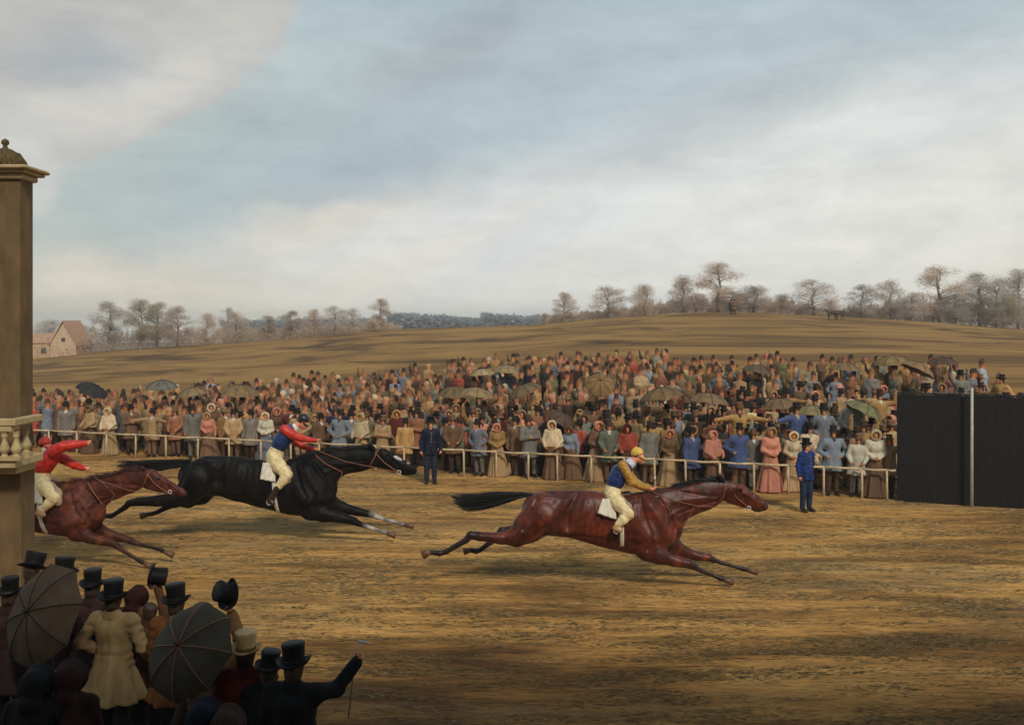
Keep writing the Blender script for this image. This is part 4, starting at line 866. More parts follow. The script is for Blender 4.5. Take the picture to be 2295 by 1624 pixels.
for a_ in [
 (120, 712, 800, 90, 'round', 0, TY, 150, 'grey bare tree rising behind the orange brick house'), (180, 722, 790, 70, 'round', 1, TY, 142, 'low grey tree just right of the brick gable'),
 (247, 668, 785, 62, 'tall', 0, TY, 131, 'tall thin grey tree, first tall one right of the house'), (316, 664, 780, 64, 'tall', 1, TG, 130, 'tall olive green feathery tree, second right of the house'),
 (352, 672, 778, 50, 'tall', 2, TG, 132, 'slender tree with yellowish crown between the olive tree and a wide brown one'), (398, 682, 775, 62, 'round', 2, TB, 129, 'wide brown winter tree closing the tall left-hand row'),
 (462, 698, 768, 50, 'round', 0, TB, 131, 'rounded brown tree standing alone in the left middle distance'), (510, 684, 765, 30, 'tall', 1, TY, 136, 'thin wispy tree with a tiny tuft on top'),
 (530, 692, 766, 60, 'round', 1, TB, 131, 'bushy brown tree beside the thin wispy one'), (602, 704, 762, 36, 'tall', 2, TB, 131, 'small upright brown tree on the left ridge'),
 (651, 692, 758, 42, 'tall', 0, TB, 130, 'small tree with a ragged leaning crown on the left ridge'), (704, 690, 754, 42, 'round', 2, TB, 131, 'small round tree above the red jockey sleeves'),
 (750, 682, 750, 50, 'round', 0, TY, 131, 'grey round tree, left of a close pair on the ridge'), (790, 684, 747, 46, 'round', 1, TY, 133, 'grey round tree, right of a close pair on the ridge'),
 (853, 665, 740, 42, 'tall', 1, TB, 131, 'lone tall tiered tree at the end of the left ridge'), (836, 712, 742, 34, 'round', 2, TB, 129, 'little shrub-like tree at the foot of the lone tiered tree'),
 (1219, 700, 722, 26, 'round', 0, TB, 138, 'tiny bush-sized tree where the hill begins to climb'), (1264, 652, 716, 50, 'round', 2, TB, 131, 'small dark round tree, first on the climbing hill'),
 (1362, 634, 710, 80, 'round', 1, TB, 131, 'broad round brown tree, second on the climbing hill'), (1444, 630, 702, 76, 'spread', 0, TB, 133, 'pale low spreading tree left of the hilltop group'),
 (1530, 611, 699, 74, 'spread', 1, TB, 131, 'pale flat-topped tree left of the tallest one'), (1610, 581, 698, 84, 'tall', 1, TB, 131, 'tallest tree on the hilltop with tiered feathery crown'),
 (1560, 655, 699, 60, 'round', 0, TB, 129, 'low brown tree under the tall hilltop tree'), (1640, 650, 699, 66, 'round', 2, TB, 129, 'low russet tree at the right foot of the tallest tree'),
 (1690, 634, 700, 110, 'spread', 0, TB, 130, 'wide low tree with sweeping boughs on the hilltop'), (1752, 655, 703, 60, 'spread', 1, TB, 132, 'pale low tree sloping away right of the hilltop'),
 (1822, 622, 708, 84, 'round', 0, TY, 131, 'grey-brown double-crowned tree right of the hilltop'), (1862, 668, 710, 60, 'spread', 0, TB, 129, 'low spreading tree below the double-crowned one'),
 (1932, 634, 713, 64, 'round', 2, TY, 131, 'dark grey tree left of the domed brown tree'), (1996, 618, 716, 62, 'round', 1, TB, 132, 'domed brown tree in the right-hand wood'),
 (2042, 652, 718, 64, 'round', 0, TY, 130, 'grey low tree between the domed tree and the high russet tree'), (2106, 590, 720, 84, 'tall', 1, TB, 131, 'high russet tree dominating the right-hand wood'),
 (2140, 655, 722, 70, 'round', 2, TY, 129, 'grey bushy tree at the foot of the high russet tree'), (2196, 603, 728, 70, 'tall', 0, TY, 133, 'tall greenish grey tree near the right edge'),
 (2232, 610, 730, 90, 'round', 1, TY, 131, 'broad olive-grey tree near the right edge'), (2250, 655, 735, 70, 'round', 0, TG, 128, 'dark bushy tree low at the right edge'),
 (2284, 598, 738, 80, 'round', 2, TY, 130, 'dark grey tree cut by the right edge')]: tree(*a_)
# scrub and undergrowth: twiggy masses
def scrub(name, label, spans, mat, Y, n_, leaf=.22, seed=5, kind='stuff', fat=1.0, pw=.8, flat=False):
    rnd = random.Random(seed); V = []
    for _ in range(n_):
        x0, x1, t0, t1 = rnd.choices(spans, [max(1, s_[1]-s_[0]) for s_ in spans])[0]; u = rnd.random(); px = x0+(x1-x0)*u; Yd = Y*rnd.uniform(.985, 1.07); s = F/Yd
        base = on_px(px, Yd); top = H-((t0+(t1-t0)*u)-HZ)/s; hgt = max(.3, (top-base.z)); bump = .55+.45*mnoise.noise((px*.05, seed, Yd*.15))+.25*mnoise.noise((px*.17, 3, seed)); bump = .92+.10*bump if flat else bump; z = base.z+hgt*bump*rnd.random()**pw
        c_ = Vector((base.x, Yd, z)); dr = Vector((rnd.gauss(0, 1), rnd.gauss(0, 1), rnd.gauss(.3, .6))).normalized(); n2 = dr.cross(Vector((rnd.gauss(0, 1), rnd.gauss(0, 1), rnd.gauss(0, 1)))).normalized()
        s1 = leaf*rnd.uniform(.5, 1.8); s2 = leaf*rnd.uniform(.07, .25)*fat; V += [c_-n2*s2, c_+n2*s2, c_+dr*s1]
    V = np.array(V, np.float32); o = obj(name, mesh_from(name, V, np.arange(len(V)).reshape(-1, 3), False), mat); tag(o, label, 'undergrowth', kind=kind); return o
scrub('undergrowth', 'brown scrub filling the gaps between the trees on the left ridge', [(-60, 180, 745, 735), (180, 430, 716, 708), (430, 640, 726, 722), (640, 870, 724, 714), (870, 900, 716, 722)], M['scrub'], 131, 60000, .20, 5)
scrub('undergrowth', 'pale tangled thicket under the trees on the hilltop', [(1225, 1420, 700, 672), (1420, 1560, 668, 652), (1560, 1780, 650, 655), (1780, 1890, 668, 690)], M['scrub'], 133, 55000, .22, 6)
scrub('undergrowth', 'dark tangled thicket under the right-hand wood', [(1890, 1990, 678, 660), (1990, 2330, 646, 640)], M['scrub'], 133, 56000, .22, 8)
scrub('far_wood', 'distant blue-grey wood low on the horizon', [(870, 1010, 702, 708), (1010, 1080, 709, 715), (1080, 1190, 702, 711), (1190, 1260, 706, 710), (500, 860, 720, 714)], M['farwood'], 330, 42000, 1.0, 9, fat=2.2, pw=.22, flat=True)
# ------------------------------------------------------------------ brick cottage behind the left ridge
Yh = 129.5; s = F/Yh
def hp(px, py, dy=0): return W(px, py, Yh+dy)
c0 = W(141, 800, Yh); root = empty('cottage', (c0.x, Yh, c0.z)); tag(root, 'small orange brick cottage with steep gable and low side wing', 'house')
def P2(px, py, dy=0): v = W(px, py, Yh); return (v.x-c0.x, dy, v.z-c0.z)
mb = MB(); V = [P2(113, 812), P2(170, 812), P2(170, 771), P2(141, 724), P2(113, 771)]; V2 = [(x, y+5, z) for x, y, z in V]
mb.add(V+V2, [(0, 1, 2, 3, 4), (9, 8, 7, 6, 5), (0, 5, 6, 1), (1, 6, 7, 2), (4, 9, 5, 0)]); mb.build('gable_wall', M['brick'], root, False)
for sd_, (x1_, y1_) in ((1, (173, 776)), (-1, (110, 776))):
    a = P2(141, 720, -.15); b_ = P2(x1_, y1_, -.15); mb = MB(); t_ = .12
    mb.add([a, b_, (b_[0], 5.2, b_[2]), (a[0], 5.2, a[2]), (a[0], a[1], a[2]+t_), (b_[0], b_[1], b_[2]+t_), (b_[0], 5.2, b_[2]+t_), (a[0], 5.2, a[2]+t_)], [(0, 1, 2, 3), (7, 6, 5, 4), (0, 4, 5, 1), (1, 5, 6, 2), (2, 6, 7, 3), (3, 7, 4, 0)]); mb.build('roof_slope', M['rooftile'], root, False)
mb = MB(); V = [P2(20, 812, 1), P2(113, 812, 1), P2(113, 768, 1), P2(20, 770, 1)]; V2 = [(x, 5, z) for x, y, z in V]; mb.add(V+V2, [(0, 1, 2, 3), (7, 6, 5, 4), (0, 4, 5, 1), (0, 3, 7, 4)]); mb.build('wing_wall', M['plaster'], root, False)
mb = MB(); a, b_ = P2(20, 771, .8), P2(113, 768, .8); e_, f_ = P2(20, 752, 3), P2(113, 745, 3); mb.add([a, b_, f_, e_, (a[0], 5.2, a[2]), (b_[0], 5.2, b_[2])], [(0, 1, 2, 3), (3, 2, 5, 4), (0, 3, 4), (1, 5, 2)]); mb.build('wing_roof', M['rooftile'], root, False)
for (xa, xb, ya, yb) in ((138, 146, 757, 765), (30, 44, 778, 790), (84, 96, 780, 792)):
    A = P2(xa, ya, 0); B = P2(xb, yb, 0); yy = -.03 if xa > 113 else .97
    fr = MB().box(((A[0]+B[0])/2, yy, (A[2]+B[2])/2), (abs(B[0]-A[0]), .06, abs(A[2]-B[2]))).build('window', M['window'], root, False)
A = P2(106, 782, 0); B = P2(112, 812, 0); MB().box(((A[0]+B[0])/2, .97, (A[2]+B[2])/2), (abs(B[0]-A[0]), .06, abs(A[2]-B[2]))).build('door', M['window'], root, False)
# ------------------------------------------------------------------ unseen stand behind the camera, added and sized to shade the near turf
root = empty('shade_stand', (0, -2, 0)); tag(root, 'unseen stand added behind the near spectators to shade the foreground', 'building')
sw, sh = 30.0, 13.3
MB().box((2, -3, sh/2), (sw, 4, sh)).build('wall', M['standwall'], root, False)
mb = MB(); mb.add([(-sw/2+1, 0.4, sh), (sw/2+3, .4, sh), (sw/2+3, -3, sh+1.8), (-sw/2+1, -3, sh+1.8), (-sw/2+1, -6, sh), (sw/2+3, -6, sh)], [(0, 1, 2, 3), (3, 2, 5, 4), (0, 3, 4), (1, 5, 2), (0, 4, 5, 1)]); mb.build('roof', M['standroof'], root, False)
MB().box((2, .4, 2.9), (sw, 3.0, .2)).build('balcony_floor', M['standwall'], root, False)
for i in range(9):
    x = -11+i*3.2
    for z in (1.3, 5.2, 8.4, 11.6): fr = MB().box((x, -1.0, z), (1.2, .06, 1.8)).build('window', M['white'], root, False); MB().box((x, -.97, z), (1.0, .04, 1.6)).build('pane', M['window'], fr, False)
# ------------------------------------------------------------------ standing people
ARMS = {'down': ((.25, .02, 1.14), (.265, -.05, .90)), 'akimbo': ((.37, .06, 1.15), (.19, -.08, 1.02)), 'folded': ((.25, -.05, 1.13), (.05, -.19, 1.16)), 'raised': ((.31, -.08, 1.60), (.30, -.12, 1.86)),
        'wave': ((.40, -.05, 1.42), (.42, -.10, 1.70)), 'point': ((.40, -.12, 1.38), (.64, -.22, 1.36)), 'back': ((.27, .09, 1.15), (.08, .17, 1.00)), 'rail': ((.27, -.04, 1.15), (.17, -.26, 1.00)), 'clasp': ((.24, .0, 1.13), (.06, -.17, 1.02))}
def figure(armL='down', armR='down', woman=False, lean=0.0, cust=None, slim=1.0):
    f = Fig(); X_ = lambda v: ((1, 0, 0), v); ln = lambda z: -lean*max(0, z-.9)
    hx = 0
    f.rc('head', (0, .012, 1.625), (0, -.018, 1.57), .094, .068, .03, X_(.84)); f.ball('head', (0, -.028, 1.53), .040, .03); f.rc('head', (0, -.088, 1.595), (0, -.112, 1.572), .012, .015, .012)
    for s_ in (-1, 1): f.rc('head', (s_*.078, .01, 1.60), (s_*.082, .012, 1.57), .018, .012, .008, X_(.5))
    f.rc('neck', (0, .015, 1.44), (0, .008, 1.54), .055, .05, .03)
    sw_ = (.165 if woman else .185)*slim
    f.rc('torso', (-sw_, 0, 1.40), (sw_, 0, 1.40), .062, .062, .05); f.rc('torso', (0, .005, 1.30), (0, .0, 1.05), .135*slim if not woman else .12, .115 if not woman else .095, .06, X_(1.28))
    f.rc('torso', (0, 0, 1.05), (0, .01, .93), .115 if not woman else .10, .125, .05, X_(1.3))
    for nm, s_, pose in (('armR', -1, armR), ('armL', 1, armL)):
        e, w_ = ARMS[pose] if isinstance(pose, str) else pose; e = (e[0]*s_, e[1], e[2]); w_ = (w_[0]*s_, w_[1], w_[2])
        f.chain(nm, [(s_*sw_*1.05, 0, 1.405, .058), (*e, .045), (*w_, .032)], .03)
        f.w = getattr(f, 'w', {}); f.w[s_] = (e, w_)
    for s_ in (-1, 1):
        f.chain('leg', [(s_*.09, .01, .92, .088), (s_*.10, -.01, .50, .060), (s_*.105, .02, .12, .042)], .03); f.chain('footL' if s_ > 0 else 'footR', [(s_*.105, .03, .07, .045), (s_*.115, -.06, .045, .045), (s_*.125, -.14, .035, .034)], .03)
    if woman:
        f.ball('breast', (0, -.06, 1.27), .085, .05, X_(1.5))
    return f
def body_mesh(f, h=.018, fingers=True, curl=.7):
    me = f.mesh('person', ['head', 'neck', 'torso', 'armL', 'armR', 'leg', 'footL', 'footR'], -.004, h)
    mb = MB()
    for s_, (e, w_) in f.w.items():
        d = Vector(w_)-Vector(e); d.normalize()
        if fingers: hand(mb, w_, d, Vector((-s_, .3, .1)), .95, curl, s_)
        else: mb.tube([Vector(w_), Vector(w_)+d*.06, Vector(w_)+d*.14], [.03, .036, .016], 6)
    return append_to(me, mb)
def coat_meshes(f, h, hem=.62, flare=.25, folds=6, inf=.024, ph=0.0, open_=True, waist=1.04):
    f.p = [p for p in f.p if p['t'] != 'skirt']
    f.skirt('skirt', (0, .01), waist+.05, .135, hem, flare, folds, .022 if h > .02 else .034, .82, .05, 1.15, ph)
    def seams(V):
        O = np.zeros_like(V); x, y, z = V.T; bk = (y > .03) & (np.abs(x) < .3); O[:, 1] -= bk*.009*np.exp(-(x/.012)**2); O[:, 1] -= bk*(z > 1.0)*.005*np.exp(-((np.abs(x)-.10+.25*(1.3-z)**2)/.010)**2)
        r = np.hypot(x, y)+1e-6; g = .010*np.exp(-((z-1.055)/.012)**2)*(np.abs(x) < .2); O[:, 0] -= g*x/r; O[:, 1] -= g*y/r
        sl = (np.abs(x) > .2) & (z < 1.45) & (z > .85); O[:, 0] += sl*.006*np.sin(z*70+x*20); O[:, 1] += sl*.006*np.sin(z*62+y*30)
        return O
    nz0 = lambda V: .0035*np.sin(V[:, [2]]*34+V[:, [0]]*25+5*np.sin(V[:, [0]]*13+V[:, [2]]*9))*np.array([[.6, 1, .2]])
    nz = (lambda V: nz0(V)+seams(V)) if h < .02 else nz0
    cuts = []
    me = f.mesh('coat', ['torso', 'armL', 'armR', 'skirt'], inf, h, noise=nz)
    return me
def collar_mesh(h=.014):
    f = Fig(); f.rc('c', (0, .012, 1.455), (0, .010, 1.495), .058, .052, .01); f.rc('c', (0, -.10, 1.40), (0, -.05, 1.46), .018, .03, .02, ((1, 0, 0), 1.6)); return f.mesh('collar', None, .008, h)
def coatcollar_mesh(h=.016):
    f = Fig(); f.rc('c', (-.07, .02, 1.445), (.07, .02, 1.445), .045, .045, .03); f.rc('c', (0, .06, 1.44), (0, .05, 1.50), .045, .04, .03, ((1, 0, 0), 1.7)); return f.mesh('coat_collar', None, .012, h, cuts=[((0, -.03, 1.44), (0, -1, .2))])
def legs_mesh(f, h): return f.mesh('trousers', ['leg'], .022, max(h, .022), noise=lambda V: .004*np.sin(V[:, [2]]*70+V[:, [0]]*30)*np.array([[1, 1, 0]]))
def shoes_mesh(f, h, sides=('footL', 'footR')): return f.mesh('shoe', list(sides), .006, h)
def add_shoes(f, h, mat, root):
    for s_ in ('footL', 'footR'): obj('shoe', shoes_mesh(f, h, (s_,)), mat, root)
def hair_mesh(h=.018, long=False):
    f = Fig(); f.rc('h', (0, .022, 1.635), (0, .035, 1.575), .098, .085, .03, ((1, 0, 0), .9))
    if long: f.ball('h', (0, .10, 1.56), .055, .03)
    return f.mesh('hair', None, .004, h, cuts=[((0, -.045, 1.63), (0, -1, .55))])
def bonnet_mesh(h=.016):
    f = Fig(); f.ball('h', (0, .03, 1.625), .115, .02); f.rc('h', (0, -.01, 1.62), (0, -.09, 1.615), .118, .150, .03, ((1, 0, 0), .95)); f.rc('h', (0, -.03, 1.59), (0, -.22, 1.575), .085, .135, .015, ((1, 0, 0), .9), sub=True)
    f.rc('h', (0, .06, 1.54), (0, .09, 1.48), .07, .09, .03, ((1, 0, 0), 1.2))
    return f.mesh('bonnet', None, .0, h, cuts=[((0, -.12, 1.6), (0, -1, 0))])
def gown_mesh(f, h, r=.42, folds=9, ph=0):
    return f.mesh('bodice', ['torso', 'armL', 'armR', 'breast'], .02, h, noise=lambda V: .002*np.sin(V[:, [2]]*45+V[:, [0]]*40)*np.array([[.6, 1, .2]]))
def skirt_mesh(h, r=.42, folds=9, ph=0):
    f = Fig(); f.skirt('gown', (0, .02), 1.06, .135, .02, r, folds, .03, .92, .02, .85, ph); return f.mesh('skirt', None, .012, h)
def shawl_mesh(h=.02):
    f = Fig(); f.skirt('s', (0, .02), 1.47, .075, .98, .27, 7, .012, .85, .04, .6); f.rc('s', (-.14, 0, 1.40), (.14, 0, 1.40), .07, .07, .06); f.rc('s', (0, .1, 1.1), (0, .16, .86), .16, .05, .08, ((1, 0, 0), 1.4))
    return f.mesh('shawl', None, .022, h, cuts=[((0, -.19, 1.2), (0, -1, -.1))])
ALL = {}
def make_variant(key, arms, woman, h, hi=True, hem=.62, cap='top', shawl=False, ph=0, r=.42, flare=.25, bonnet=True):
    f = figure(*arms, woman=woman); P = {}
    P['person'] = (body_mesh(f, h, hi), 'skin_far')
    if woman:
        P['bodice'] = (gown_mesh(f, h+.004), 'c1'); P['skirt'] = (skirt_mesh(h+.004, r, 9, ph), 'c2')
        if shawl: P['shawl'] = (shawl_mesh(h+.004), 'c1')
        P['bonnet'] = (bonnet_mesh(max(.016, h-.006)), 'c3')
    else:
        P['coat'] = (coat_meshes(f, h+.002, hem, flare, 6, ph=ph), 'c1'); P['trousers'] = (legs_mesh(f, h+.002), 'c2'); 
        if hi: P['shoe'] = (shoes_mesh(f, h, ('footL',)), 'shoe'); P['shoe '] = (shoes_mesh(f, h, ('footR',)), 'shoe')
        else: P['footwear'] = (shoes_mesh(f, h), 'shoe')
        if hi: P['collar'] = (collar_mesh(.016), 'c4')
        P['hair'] = (hair_mesh(max(.018, h)), 'hair')
        mb = bpy.data.objects.new('tmp', None); o = tophat('hat', None, None, (0, .012, 1.665), None, 1.0, False, n=18 if hi else 12, hgt=.155 if cap == 'top' else .09)
        P['hat'] = (o.data, 'c3'); bpy.data.objects.remove(o)
    ALL[key] = P
HI = .023; LO = .036
for k_, a_, hm in (('m_down', ('down', 'down'), .62), ('m_akimbo', ('akimbo', 'akimbo'), .66), ('m_folded', ('folded', 'folded'), .60), ('m_rail', ('rail', 'rail'), .64), ('m_oneakimbo', ('down', 'akimbo'), .62), ('m_point', ('point', 'down'), .66), ('m_pointR', ('akimbo', 'point'), .66), ('m_wave', ('wave', 'akimbo'), .66), ('m_raised', ('down', 'raised'), .62), ('m_wide', ('point', 'point'), .66)):
    make_variant(k_, a_, False, HI, True, hm, ph=len(ALL)); make_variant(k_+'_lo', a_, False, LO, False, hm, ph=len(ALL), cap='top' if len(ALL) % 4 else 'low')
for k_, a_, sh_, r_ in (('w_clasp', ('clasp', 'clasp'), False, .34), ('w_shawl', ('rail', 'rail'), True, .31), ('w_down', ('down', 'clasp'), False, .36)):
    make_variant(k_, a_, True, HI, True, shawl=sh_, r=r_, ph=len(ALL)); make_variant(k_+'_lo', a_, True, LO, False, shawl=sh_, r=r_, ph=len(ALL))
def put_person(key, loc, rz, scale, c1, c2, c3, label, group=None):
    P = ALL[key]; root = None
    for nm, (me, mt) in P.items():
        mat = M['cloth'] if mt in ('c1', 'c2', 'c3', 'c4') else M[mt]
        if not me.materials: me.materials.append(mat)
        o = bpy.data.objects.new(nm.strip(), me); COL.objects.link(o)
        if mt in ('c1', 'c2', 'c3'): o.color = (*{'c1': c1, 'c2': c2, 'c3': c3}[mt], 1)
        if mt == 'c4': o.color = (*random.choice([(.5, .47, .4), (.35, .3, .24), (.16, .12, .09), (.06, .05, .045)]), 1)
        if root is None: root = o
        else: o.parent = root
    root.location = loc; root.rotation_euler = (0, 0, rz); root.scale = (scale,)*3; tag(root, label, 'person', group); return root
CN = {'tan': K(158, 126, 84), 'brown': K(110, 80, 54), 'dark brown': K(72, 52, 38), 'rust': K(136, 84, 54), 'grey': K(112, 106, 98), 'blue-grey': K(100, 106, 118), 'black': (.026, .020, .017), 'cream': K(186, 166, 130), 'ochre': K(160, 120, 62), 'maroon': K(88, 36, 28), 'navy': K(34, 40, 66), 'pale blue': K(122, 134, 150), 'olive': K(94, 86, 54), 'red': K(160, 60, 40), 'pink': K(186, 116, 92), 'green-grey': K(104, 108, 90), 'blue': K(58, 76, 118), 'white': K(190, 182, 160)}
def jit(c, a=.15):
    k_ = random.uniform(1-2*a, 1+a); g_ = sum(c)/3; w_ = (1.12, .98, .80)
    return tuple(max(.004, 1.12*(x*.84+g_*.20*w_[i])*k_*random.uniform(1-a*.2, 1+a*.2)) for i, x in enumerate(c))
def foot_on(px, Y):
    p = on_px(px, Y); return p
# front row, one by one (picture x, depth behind the rail, build, facing, colours, label)
FR = [
 (150, .5, 'm_down', .2, 'grey', 'brown', 'black', 'man in grey coat at the left end of the rail beside the balcony'),
 (200, .6, 'w_shawl', -.3, 'tan', 'brown', 'brown', 'woman in tan dress and brown shawl near the left end of the rail'),
 (247, .35, 'w_shawl', .1, 'cream', 'tan', 'cream', 'woman wrapped in a pale cream shawl just above the scarlet jockey\'s whip'),
 (295, .6, 'm_folded', .3, 'brown', 'dark brown', 'black', 'man in brown coat with folded arms right of the cream-shawled woman'),
 (340, .45, 'm_wide', 0, 'tan', 'brown', 'black', 'man in tan coat with both arms stretched out at the rail'),
 (395, .6, 'm_rail', -.2, 'rust', 'brown', 'brown', 'man in rust-coloured coat resting his hands on the rail'),
 (435, .5, 'm_down', .1, 'grey', 'grey', 'black', 'man in grey coat and top hat above the black horse\'s tail'),
 (470, .45, 'w_down', .2, 'pink', 'brown', 'tan', 'woman in pinkish dress behind the black horse\'s rump'),
 (525, .35, 'm_rail', 0, 'tan', 'brown', 'black', 'man in tan coat leaning on the rail left of the red-sleeved jockey'),
 (560, .5, 'm_down', -.2, 'grey', 'dark brown', 'black', 'man in dark grey coat next to the tan coat left of the red-sleeved jockey'),
 (595, .6, 'w_clasp', 0, 'white', 'blue-grey', 'cream', 'woman in white dress just behind the red-sleeved jockey\'s back'),
 (720, .7, 'm_down', .2, 'brown', 'brown', 'black', 'man in brown coat in front of the red-sleeved jockey\'s face'),
 (757, .35, 'm_akimbo', .1, 'blue-grey', 'dark brown', 'black', 'man in blue-grey jacket with hands on hips above the jockey\'s whip'),
 (808, .5, 'w_shawl', -.1, 'cream', 'tan', 'tan', 'woman in cream and tan shawl right of the blue-grey jacket'),
 (855, .4, 'm_folded', .1, 'tan', 'brown', 'brown', 'man in tan coat with folded arms above the black horse\'s ears'),
 (905, .45, 'm_down', 0, 'ochre', 'brown', 'black', 'man in ochre coat left of the navy-coated policeman'),
 (1020, .5, 'm_rail', .1, 'brown', 'dark brown', 'brown', 'man in brown coat just right of the navy-coated policeman'),
 (1075, .3, 'm_akimbo', -.1, 'blue-grey', 'grey', 'black', 'man in blue-grey coat, hands on hips, second right of the navy policeman'),
 (1117, .35, 'w_clasp', .1, 'ochre', 'tan', 'pink', 'woman in yellowish dress and pink bonnet beside the blue-grey coat'),
 (1158, .6, 'm_down', 0, 'brown', 'dark brown', 'black', 'man in brown coat between the yellowish dress and the grey cloak'),
 (1190, .35, 'm_folded', .4, 'grey', 'grey', 'dark brown', 'man in pale grey coat with folded arms left of the tan bonnet'),
 (1241, .3, 'w_shawl', 0, 'cream', 'brown', 'cream', 'woman in cream shawl and pale bonnet over a brown skirt'),
 (1283, .4, 'w_down', -.1, 'pale blue', 'brown', 'brown', 'woman in pale blue dress right of the cream shawl'),
 (1335, .45, 'w_clasp', .1, 'brown', 'tan', 'pink', 'woman in brown dress and pink bonnet right of the pale blue dress'),
 (1368, .35, 'm_rail', 0, 'green-grey', 'brown', 'dark brown', 'man in green-grey coat behind the leading jockey\'s back'),
 (1408, .5, 'w_shawl', 0, 'red', 'dark brown', 'maroon', 'woman muffled in a red shawl above the yellow-capped jockey'),
 (1452, .4, 'm_down', .1, 'grey', 'brown', 'black', 'man in dark grey coat ahead of the yellow-capped jockey'),
 (1500, .5, 'w_down', 0, 'brown', 'tan', 'pink', 'woman in brown dress left of the blue coat ahead of the leading jockey'),
 (1553, .3, 'm_down', .2, 'blue', 'dark brown', 'black', 'man in blue coat with white collar above the leading horse\'s neck'),
 (1604, .3, 'w_shawl', 0, 'pink', 'brown', 'pink', 'woman in dull pink shawl and bonnet above the leading horse\'s ears'),
 (1655, .3, 'm_oneakimbo', 0, 'blue', 'brown', 'black', 'man in blue coat with one hand on his hip, left of the salmon gown'),
 (1692, .6, 'm_down', -.1, 'grey', 'grey', 'brown', 'man in grey coat squeezed just left of the salmon gown'),
 (1727, .25, 'w_clasp', -.1, 'pink', 'pink', 'tan', 'woman in full salmon pink gown and large bonnet at the rail'),
 (1776, .4, 'w_down', .2, 'cream', 'tan', 'cream', 'woman in cream dress left of the blue-coated policeman'),
 (1865, .3, 'm_akimbo', 0, 'pale blue', 'dark brown', 'black', 'man in light blue jacket with hands at his sides right of the blue policeman'),
 (1918, .3, 'm_rail', 0, 'white', 'grey', 'brown', 'man in whitish grey coat and grey trousers near the black boarding'),
 (1958, .4, 'w_clasp', .1, 'white', 'brown', 'cream', 'woman in white bodice next to the black boarding'),
 (1990, .4, 'm_point', 0, 'tan', 'dark brown', 'brown', 'man in tan coat pointing past the edge of the black boarding')]
for px, off, key, rz, c1, c2, c3, lab in FR:
    p = fence_pt(px); Y = p.y+off*random.uniform(.8, 1.35); p = on_px(px, Y)
    if lab.startswith('woman in full salmon'): sc_ = 1.0
    else: sc_ = random.uniform(.90, 1.02)
    o = put_person(key, p, rz+random.uniform(-.38, .38), sc_*1.02, jit(CN[c1]), jit(CN[c2]), jit(CN[c3]), lab, 'spectators behind the rail'); o.rotation_euler[0] = random.uniform(-.05, .05); o.rotation_euler[1] = random.uniform(-.05, .05)
# standouts further up the bank: (px of head, py of head top, Y)
def at_head(px, py, Y, hgt): 
    p = on_px(px, Y); return p
ST = [(1657, 28.6, 'm_wide', 'ochre', 'brown', 'brown', 0, 'man in mustard coat with arms spread, high in the crowd left of the yellow waver'),
 (1785, 28.2, 'm_pointR', 'blue', 'navy', 'black', .2, 'man in blue coat leaning out with a pointing arm, above the pale umbrella'),
 (1846, 28.0, 'm_akimbo', 'blue-grey', 'grey', 'black', 0, 'man in open grey-blue coat with hands on hips, mid crowd towards the boarding'),
 (1972, 30.5, 'm_wave', 'ochre', 'brown', 'dark brown', 0, 'man in mustard waistcoat waving an arm above the left end of the boarding'),
 (1905, 29.5, 'w_shawl', 'white', 'white', 'cream', 0, 'woman in mottled white shawl high on the bank left of the waving man')]
stand_px = []
for px, Y, key, c1, c2, c3, rz, lab in ST:
    p = on_px(px, Y); p.z += .42; o = put_person(key, p, rz, 1.08, jit(CN[c1], .05), jit(CN[c2]), CN[c3], lab, 'spectators behind the rail'); stand_px.append((px, Y))
    bx = MB(); bx.box((0, 0, .2), (.8, .6, .04)); bx.box((-.35, 0, .09), (.05, .55, .18)); bx.box((.35, 0, .09), (.05, .55, .18)); b_ = bx.build('box', M['strap'], None, False, (p.x, p.y, p.z-.22)); tag(b_, 'wooden box under the '+lab.split(',')[0].split(' with ')[0].split(' waving')[0], 'box', 'boxes people stand on')
# the mass of the crowd
men = ['m_down', 'm_down', 'm_folded', 'm_rail', 'm_oneakimbo', 'm_akimbo', 'm_raised', 'm_point', 'm_wave']; wom = ['w_clasp', 'w_shawl', 'w_down']
cw = ['brown']*10+['dark brown']*5+['tan']*10+['rust']*4+['grey']*5+['black']*2+['blue-grey']*5+['ochre']*5+['cream']*2+['maroon']*2+['olive']*2+['navy', 'pale blue', 'red', 'pink', 'green-grey']
spots = []
for row in range(0, 19):
    off = 1.1+row*.84+(.08*row if row > 9 else 0)
    n = 0; x = -21.0
    while x < 16.5:
        x += random.uniform(.42, .68)*(1+.015*row)
        y = fence_y(x)+off+random.uniform(-.22, .22); pxx = CX+F*x/y
        if pxx < 40 or pxx > 2340: continue
        if pxx > 1995 and y < 27.5: continue
        # ragged upper edge of the crowd
        edge = np.interp(pxx, [60, 180, 330, 560, 900, 1000, 1150, 1500, 1700, 2000, 2300], [5.5, 6.5, 7.5, 12, 12.5, 14.5, 16.3, 16.5, 14.5, 13.5, 14.5])+1.2*mnoise.noise((pxx*.02, 5, 0))+random.uniform(-.9, .9)
        if off > edge: continue
        if pxx > 2000 and random.random() < .1: continue
        if any(abs(pxx-a_) < 22 and abs(y-b_) < .8 for a_, b_ in stand_px): continue
        spots.append((y, x, row, pxx))
spots.sort(); NI = 300-len(FR)-len(ST)-24
zone = lambda px: ('far left' if px < 300 else 'behind black horse' if px < 640 else 'left of navy policeman' if px < 965 else 'right of navy policeman' if px < 1250 else 'above bay\'s back' if px < 1500 else 'above bay\'s neck' if px < 1800 else 'beside boarding' if px < 2010 else 'above boarding')
depth = lambda r: ('second row', 'third row', 'fourth row', 'fifth row', 'sixth row')[r] if r < 5 else 'rear rows'
